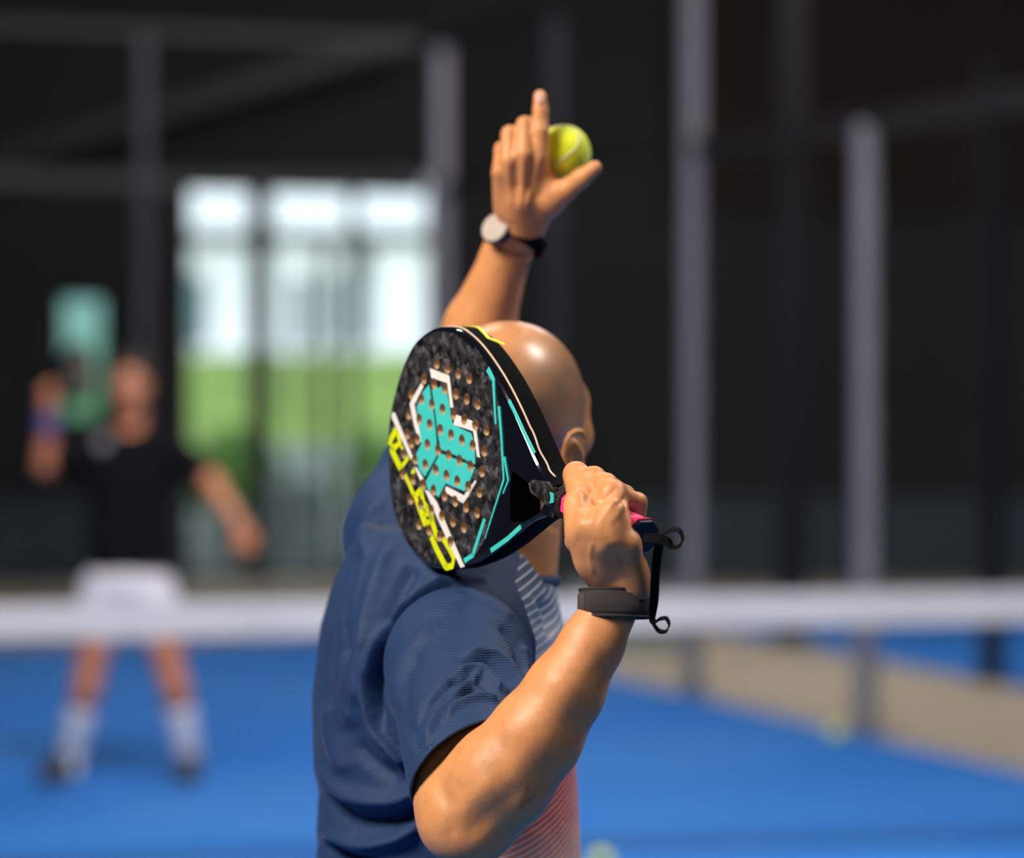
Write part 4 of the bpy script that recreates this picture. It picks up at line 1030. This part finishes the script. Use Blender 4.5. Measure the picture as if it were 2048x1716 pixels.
so = link('sleeve', np_mesh(vp, vq), NAVY, near); tag(so, 'short navy sleeve with a fine ribbed weave')
# hem band and its stitching, collar
def ring(cen, ax, ra, rb, sdir, r, seg=64, rr=10, zs=None):
    ax = ax/np.linalg.norm(ax); s_ = sdir-ax*(sdir@ax); s_ /= np.linalg.norm(s_); u = np.cross(ax, s_)
    pts = [cen+s_*ra*math.cos(a)+u*rb*math.sin(a)+(ax*(zs(a)) if zs else 0) for a in np.linspace(0, 2*math.pi, seg, endpoint=False)]
    return np.array(pts)
cp = ring(colc+coln*.002+vec(-.004, 0, 0), coln, .0715, .070, vec(1, 0, 0), 0); V, Fc = tube(cp, .0080, 12, closed=True)
link('collar_band', mesh(V, Fc, True), NAVY, near)
# shorts, socks and shoes, below the frame
shp, shq = surface_nets([G([Ell((-.08, 3.43, .93), (.165, .185, .13), None, .03), Cap(hipL, (-.05, 3.61, .60), .105, .10, .03), Cap(hipR, (.005, 3.22, .60), .105, .10, .03)], .03)], (-.35, 3.0, .5), (.25, 3.9, 1.1), .008, post=lambda f, p: np.maximum(np.maximum(f, .56-p[..., 2]), p[..., 2]-1.03))
link('shorts', np_mesh(relax(shp, shq, 2), orient(shp, shq)), simple('navy_shorts', (.015, .02, .05), .9), near)
for k, (x, y, dx, dy) in enumerate(((-.12, 3.70, .14, .02), (-.10, 3.08, .14, -.03))):
    gsh = G([Cap((x-.03, y, .045), (x+dx, y+dy, .038), .046, .040, .02), Cap((x-.01, y, .08), (x+.04, y, .065), .045, .04, .02)], .01)
    a_, b_ = surface_nets([gsh], (x-.12, y-.12, -.01), (x+.24, y+.12, .16), .006, post=lambda f, p: np.maximum(np.maximum(f, .001-p[..., 2]), p[..., 2]-.105))
    link('shoe', np_mesh(relax(a_, b_, 2), orient(a_, b_)), simple('white_shoe', (.6, .6, .62), .6), near)

# ---------------- wrist band with strap, held racket cord
wb = empty('wrist_strap', tuple(P(1230, 1208, 2.98)), 'black ribbed wrist strap with a cord looping up to the racket butt', 'strap')
wc = P(1230, 1207, 2.985); wax = vec(.02, .12, .97); wax /= np.linalg.norm(wax)
def band(cen, ax, ra, rb, sdir, h, th, seg=72, a0=0, a1=2*math.pi, grow=0):
    s_ = sdir-ax*(sdir@ax); s_ /= np.linalg.norm(s_); u = np.cross(ax, s_); V = []; Fc = []
    full = abs(a1-a0-2*math.pi) < 1e-6; n = seg if full else seg+1
    prof = [(-h/2, 0), (-h/2, th), (-h/2+.001, th+.0006), (h/2-.001, th+.0006), (h/2, th), (h/2, 0)]
    for i in range(n):
        a = a0+(a1-a0)*i/seg
        for z, e_ in prof:
            rr = e_+grow; V.append(cen+s_*(ra+rr)*math.cos(a)+u*(rb+rr)*math.sin(a)+ax*z)
    m = len(prof)
    for i in range(n if full else n-1):
        j = (i+1) % n
        for k in range(m): Fc.append((i*m+k, i*m+(k+1) % m, j*m+(k+1) % m, j*m+k))
    if not full: Fc += [tuple(range(m))[::-1], tuple((n-1)*m+k for k in range(m))]
    me = mesh(V, Fc, False); bm = bmesh.new(); bm.from_mesh(me); bmesh.ops.recalc_face_normals(bm, faces=bm.faces); bm.to_mesh(me); bm.free(); me.set_sharp_from_angle(angle=.6); me.polygons.foreach_set('use_smooth', [True]*len(me.polygons)); return me
BANDM = simple('dark_neoprene', (.022, .017, .020), .8, bump=.2, scale=120)
link('band', band(wc, wax, .0325, .0290, vec(1, 0, 0), .0275, .0022), BANDM, wb)
t = NT('elastic_ribbing'); v = t.obj(); wv = t.n('TexWave', {'Scale': 230.0, 'Distortion': .6, 'Detail': 1.0}, bands_direction='X'); t.L(v, wv.inputs['Vector'])
t.set(Base_Color=t.mix(wv.outputs['Fac'], (.016, .012, .014), (.070, .055, .062)), Roughness=.8); t.bump(wv.outputs['Fac'], .8, .0012)
u_ = np.cross(wax, vec(1, 0, 0)); sgn = 1 if u_[1] < 0 else -1
def angs(a, b): return (a*sgn, b*sgn) if sgn > 0 else (-b, -a)
a0, a1 = (math.radians(52), math.radians(145)); a0, a1 = angs(a0, a1)
link('elastic_panel', band(wc, wax, .0325, .0290, vec(1, 0, 0), .0195, .0034, 40, a0, a1), t.m, wb)
a0, a1 = angs(math.radians(146), math.radians(176)); link('grey_tab', band(wc, wax, .0325, .0290, vec(1, 0, 0), .0180, .0036, 12, a0, a1), simple('grey_tab', (.055, .045, .048), .8), wb)
for s_ in (1, -1): 
    rp_ = ring(wc+wax*.0130*s_, wax, .0349, .0314, vec(1, 0, 0), 0); V, Fc = tube(rp_, .0013, 8, closed=True); link('edge_binding', mesh(V, Fc, True), BANDM, wb)
Db = 2.925
sp_ = [(1288, 1075, Db-.000), (1312, 1077, Db-.012), (1332, 1083, Db-.015), (1346, 1093, Db-.014), (1358, 1090, Db-.012), (1364, 1077, Db-.010), (1358, 1062, Db-.008), (1344, 1058, Db-.006), (1331, 1064, Db-.004), (1323, 1076, Db-.003), (1318, 1092, Db), (1313, 1120, Db+.004), (1310, 1160, Db+.015), (1308, 1200, Db+.03), (1305, 1228, Db+.035), (1307, 1247, Db+.036), (1318, 1262, Db+.037), (1332, 1262, Db+.038), (1338, 1249, Db+.039), (1332, 1237, Db+.040), (1320, 1238, Db+.042), (1309, 1244, Db+.046), (1303, 1236, Db+.052)]
wd_ = [(.2, .3, 1)]*3+[(.25, 1, .35)]*6+[(.6, .8, .2)]+[(1, .35, .1)]*4+[(.8, .7, .1)]+[(.2, 1, .25)]*8
pth = smooth_path([P(*q) for q in sp_], 8); wds = smooth_path(wd_, 8)
V, Fc = ribbon(pth, wds, .0092, .0014); link('cord', mesh(V, Fc, False), BLACK_STRAP, wb)

# ---------------- watch
wt = empty('wrist_watch', tuple(P(1000, 460, 3.6)), 'sports watch with a pale round face on the raised wrist', 'watch')
wtc = P(1034, 474, 3.615); wta = P(1052, 430, 3.60)-P(1012, 500, 3.60); wta = vec(.30, -.10, .95); wta /= np.linalg.norm(wta)
wta = vec(.45, .12, .88); wta /= np.linalg.norm(wta)
link('band', band(wtc, wta, .0338, .0335, vec(1, 0, 0), .0185, .0026), BLACK_STRAP, wt)
wd2 = vec(-.60, -.80, .22); wd2 -= wta*(wd2@wta)*.6; wd2 /= np.linalg.norm(wd2)
wcc = P(995, 459, 3.590)
def disc_loft(cen, ax, prof, mat, name, par, seg=40):
    ax = ax/np.linalg.norm(ax); s_ = np.cross(ax, vec(0, 0, 1)); s_ /= np.linalg.norm(s_); u = np.cross(ax, s_); V = []; Fc = []
    for r_, h_ in prof:
        for k in range(seg): a = 2*math.pi*k/seg; V.append(cen+ax*h_+s_*r_*math.cos(a)+u*r_*math.sin(a))
    for i in range(len(prof)-1):
        for k in range(seg): Fc.append((i*seg+k, i*seg+(k+1) % seg, (i+1)*seg+(k+1) % seg, (i+1)*seg+k))
    Fc.append(tuple((len(prof)-1)*seg+k for k in range(seg))); me = mesh(V, Fc, True); me.set_sharp_from_angle(angle=.5); return link(name, me, mat, par)
disc_loft(wcc, wd2, [(.0185, -.004), (.0195, 0), (.0195, .005), (.0182, .0065), (.0165, .0068)], simple('watch_case', (.02, .02, .022), .3, .5), 'case', wt)
disc_loft(wcc+wd2*.0062, wd2, [(.0170, 0), (.0170, .0012), (.001, .0012)], simple('watch_face', (.50, .44, .40), .12, coat=.8), 'dial', wt)
# ball in the raised hand, balls on the ground
ball(tuple(BALL1), BR, (.5, .9, .4), 'yellow green ball held in the raised hand')
for px, py, D, r, lab in ((1670, 1460, 14.95, .033, 'yellow ball on the blue court beside the shorter cage post'), (1203, 1722, 10.95, .033, 'yellow ball at the bottom edge beside the shirt front')):
    q = P(px, py, D); ball((q[0], q[1], r), r, (.3*px, .2, .7), lab)
# ------------------------------------------------------------------ far player
far = empty('person', tuple(P(258, 1560, 13.4)), 'man in black polo and white shorts facing the camera beyond the net, one fist raised', 'person')
Q = lambda x, y, d=0: P(x, y, 13.4+d)
FC = Q(260, 768, .0); fy = vec(.12, -.99, .0); fy /= np.linalg.norm(fy); fx = vec(fy[1], -fy[0], 0)*-1; FR = np.stack([fx, fy, vec(0, 0, 1)], 1)
fhp = lambda s, f, u: FC+fx*s+fy*f+vec(0, 0, u)
fe = lambda c, r, k=.012, sub=False: Ell(c, r, FR, k, sub)
fhead = G([fe(fhp(0, 0, .01), (.077, .096, .098)), fe(fhp(0, .035, -.055), (.058, .058, .07), .03), fe(fhp(0, .08, -.10), (.022, .018, .018), .02), Cap(fhp(0, .095, 0), fhp(0, .118, -.035), .007, .011, .01), fe(fhp(.078, -.005, -.02), (.010, .018, .03)), fe(fhp(-.078, -.005, -.02), (.010, .018, .03)),
    fe(fhp(.03, .10, .0), (.016, .010, .010), .01, True), fe(fhp(-.03, .10, .0), (.016, .010, .010), .01, True), fe(fhp(.03, .083, .0), (.012, .012, .012), .003), fe(fhp(-.03, .083, .0), (.012, .012, .012), .003), fe(fhp(0, .09, -.068), (.024, .012, .008), .006),
    Cap(fhp(0, -.01, -.06), Q(262, 860, .02), .058, .060, .02)], .02)
sL, sR = Q(190, 893), Q(334, 893)       # as seen in the picture: image left, image right
eL, hL = Q(92, 930, -.10), Q(96, 815, -.16)
eR, hR = Q(420, 962, -.05), Q(473, 1042, -.18)
kL, aL = Q(172, 1382, -.08), Q(140, 1522, .02); kR, aR = Q(352, 1382, -.08), Q(376, 1522, .02)
hipA, hipB = Q(212, 1180), Q(298, 1180)
fbody = [fhead, G([fe(Q(262, 960), (.15, .10, .22), .04), fe(Q(262, 1090), (.13, .10, .17), .04), Cap(sL, sR, .06, .06, .03)], .03),
    G([Cap(sL, eL, .054, .045, .02), Cap(eL, hL, .047, .030, .02), Cap(hL, Q(99, 800, -.17), .028, .030, .02)], .02), G([Cap(sR, eR, .054, .044, .02), Cap(eR, hR, .046, .028, .02), Cap(hR, Q(484, 1062, -.19), .027, .028, .02)], .02),
    G([Cap(hipA, kL, .092, .058, .03), Cap(kL, aL, .060, .038, .02), Ell(Q(164, 1425, .05), (.056, .055, .10), None, .03)], .02), G([Cap(hipB, kR, .092, .058, .03), Cap(kR, aR, .060, .038, .02), Ell(Q(362, 1425, .05), (.056, .055, .10), None, .03)], .02)]
def fist(c, ax, sd):    # four curled fingers and a thumb, closed round a handle running along ax
    out = []
    for k in range(4):
        b = c+ax*(.028-.019*k); out.append(G(finger([b+sd*.012+vec(0, .012, .02), b+sd*.030+vec(0, -.012, .012), b+sd*.020+vec(0, -.034, .0), b+sd*-.004+vec(0, -.034, -.004)], [.0108, .010, .009, .008]), .002))
    out.append(G(finger([c+ax*.030-sd*.015+vec(0, 0, -.01), c+ax*.038-sd*.012+vec(0, -.025, .004), c+ax*.032+sd*.010+vec(0, -.040, .010)], [.013, .011, .009]), .004)); return out
fax = vec(.38, .86, .28); fax /= np.linalg.norm(fax); fsd = vec(0, 0, 1.)
fbody += fist(Q(99, 792, -.17), fax, fsd)
# open relaxed left hand
hd = (hR-eR)/np.linalg.norm(hR-eR); ho = Q(484, 1062, -.19); sx_ = np.cross(hd, vec(0, 1, 0)); sx_ /= np.linalg.norm(sx_)
fbody.append(G([Cap(hR, ho+hd*.02, .025, .024, .01), Cap(ho-sx_*.02, ho+sx_*.02+hd*.03, .018, .018, .01)], .01))
for k in range(4):
    b = ho+hd*.035+sx_*(-.028+.019*k); l_ = (.030, .034, .031, .024)[k]
    fbody.append(G(finger([b, b+hd*l_+vec(0, -.006, 0), b+hd*l_*1.7+vec(0, -.020, 0), b+hd*l_*2.0+vec(0, -.036, 0)], [.0105, .0098, .0088, .0075]), .004))
fbody.append(G(finger([ho-sx_*.02, ho-sx_*.045+hd*.03+vec(0, -.02, 0), ho-sx_*.045+hd*.055+vec(0, -.03, 0)], [.013, .011, .009]), .008))
a_, b_ = surface_nets(fbody, (-2.2, 13.0, .03), (-1.0, 13.75, 1.95), .0062); a_ = relax(a_, b_, 1); b_ = orient(a_, b_)
o = link('body', np_mesh(a_, b_, {'stubble': np.zeros(len(a_)), 'shade': np.zeros(len(a_))}), SKIN_FAR, far)
def clothes(name, gs, lo, hi, h, mat, post=None, n=3):
    a_, b_ = surface_nets(gs, lo, hi, h, post=post); a_ = relax(a_, b_, n); return link(name, np_mesh(a_, orient(a_, b_)), mat, far)
def cutpl(*pl):
    def f_(f, p):
        for c, n, R_ in pl:
            n = np.array(n, float)/np.linalg.norm(n); m = np.linalg.norm(p-c, axis=-1) < R_; f = np.where(m, np.maximum(f, (p-c)@n), f)
        return f
    return f_
sdL = (eL-sL)/np.linalg.norm(eL-sL); sdR = (eR-sR)/np.linalg.norm(eR-sR)
nkc = Q(262, 853)
clothes('polo_shirt', [G([fe(Q(262, 950), (.175, .125, .24), .04), fe(Q(262, 1090), (.172, .130, .22), .05), Cap(Q(235, 960), Q(235, 1120), .12, .125, .05), Cap(Q(289, 960), Q(289, 1120), .12, .125, .05), Cap(sL, sR, .075, .075, .05), Cap(Q(262, 870, .03), sL, .07, .07, .04), Cap(Q(262, 870, .03), sR, .07, .07, .04)], .03), G([Cap(sL, sL+sdL*.28, .080, .072, .02)], .03), G([Cap(sR, sR+sdR*.28, .080, .072, .02)], .03)],
    (-2.2, 13.0, .75), (-1.0, 13.8, 1.7), .010, BLACK_CLOTH, cutpl((sL+sdL*.22, sdL, .13), (sR+sdR*.22, sdR, .13), (Q(262, 1138), (.05, 0, -1), .4), (nkc, (0, -.5, .85), .085)))
clothes('white_shorts', [G([fe(Q(255, 1170), (.170, .135, .13), .04), Cap(hipA, Q(190, 1275), .112, .118, .03), Cap(hipB, Q(325, 1275), .112, .118, .03)], .03)], (-2.2, 13.0, .4), (-1.0, 13.8, 1.2), .010, WHITE_CLOTH, cutpl((Q(255, 1128), (0, 0, 1), .4), (Q(188, 1276), hipA*-1+Q(190, 1275), .16), (Q(327, 1276), Q(325, 1275)-hipB, .16)))
for k_, a__ in ((kL, aL), (kR, aR)):
    m_ = k_+(a__-k_)*.30; o = clothes('sock', [G([Cap(m_, a__, .064, .052, .02), Cap(a__, a__+vec(0, -.02, -.03), .046, .048, .02)], .01)], (-2.2, 13.0, .02), (-1.0, 13.8, .8), .008, SOCK, cutpl((k_+(a__-k_)*.22, k_-a__, .1)))
for a__, dx in ((aL, -.075), (aR, .02)):
    x, y = a__[0], a__[1]; g_ = G([Cap((x, y+.05, .055), (x+dx, y-.17, .042), .050, .046, .02), Cap((x, y+.03, .10), (x+dx*.3, y-.04, .085), .050, .045, .03)], .02)
    sh_ = clothes('shoe', [g_], (x-.2, y-.35, -.01), (x+.2, y+.2, .2), .008, SHOE, lambda f, p: np.maximum(np.maximum(f, .004-p[..., 2]), p[..., 2]-.115))
    V, Fc = ribbon(np.array([(x, y+.09, .012), (x+dx*.5, y-.06, .012), (x+dx, y-.20, .012)]), (1, 0, 0), .088, .022); s2 = link('sole', mesh(V, Fc), simple('sole_black', (.02, .018, .016), .9), sh_); s2.matrix_parent_inverse = Matrix.Identity(4); s2.matrix_world = Matrix.Identity(4)
clothes('hair', [G([fe(fhp(0, -.012, .048), (.086, .096, .084)), fe(fhp(0, -.04, .0), (.080, .070, .085), .02)], .02)], FC-.15, FC+.17, .007, simple('brown_hair', (.022, .010, .005), .8, bump=.5, scale=80), lambda f, p: np.maximum(f, ((p-fhp(0, .070, .055))@(fy*.9-vec(0, 0, .45)))))
for s_ in (1, -1):
    bm = bmesh.new(); bmesh.ops.create_uvsphere(bm, u_segments=12, v_segments=8, radius=.0118, matrix=Matrix.Translation(fhp(.031*s_, .0840, -.002))); e_ = link('eye', from_bm(bm, True), EYE, far)
    bm = bmesh.new(); bmesh.ops.create_uvsphere(bm, u_segments=10, v_segments=6, radius=.0055, matrix=Matrix.Translation(fhp(.031*s_, .0912, -.002))); link('iris', from_bm(bm, True), IRIS, e_)
    V, Fc = tube([fhp(.014*s_, .100, .022), fhp(.032*s_, .098, .028), fhp(.050*s_, .086, .022)], .0035, 6); link('eyebrow', mesh(V, Fc, True), BLACK_CLOTH, far)
# emblem on the chest, collar
disc_loft(Q(207, 886, -.088), vec(-.1, -1, .1), [(.034, 0), (.034, .004), (.030, .005)], simple('grey_emblem', (.16, .15, .17), .6), 'emblem', far)
cq = ring(Q(262, 858, -.01), vec(0, -.5, .85), .078, .075, vec(1, 0, 0), 0); V, Fc = tube(cq, .012, 10, closed=True); link('collar', mesh(V, Fc, True), BLACK_CLOTH, far)
wb2 = band(eL+(hL-eL)*.74, (hL-eL)/np.linalg.norm(hL-eL), .036, .036, vec(1, 0, 0), .085, .008); o = link('wristband', wb2, BAND_BLUE); tag(o, 'blue terry wristband on the raised arm of the far player', 'wristband')
# his racket: the same build in dark blue
r2 = bpy.data.objects.new('padel_racket', None); C.objects.link(r2); r2.empty_display_size = .1; tag(r2, 'dark blue racket held up in the fist of the far player beside his head', 'racket')
DBLUE = simple('dark_blue_racket', (.012, .035, .045), .3)
hx = -fax; hz = np.cross(hx, vec(0, 0, 1)); hz /= np.linalg.norm(hz); hy = np.cross(hz, hx)      # x axis of the racket points to the butt
gpos = Q(99, 792, -.17)+vec(0, -.012, .002); org = gpos-hx*.285
r2.matrix_world = Matrix(((hx[0], hy[0], hz[0], org[0]), (hx[1], hy[1], hz[1], org[1]), (hx[2], hy[2], hz[2], org[2]), (0, 0, 0, 1)))
for o in RP:
    nm = o.name.split('.')[0]
    if nm in ('frame', 'face_plate', 'grip', 'butt_cap', 'collar'):
        c_ = o.copy(); c_.data = o.data.copy(); c_.data.materials[0] = {'frame': GLOSS, 'face_plate': DBLUE}.get(nm, RUBBER) 
        if 'label' in c_: del c_['label']
        C.objects.link(c_); c_.parent = r2
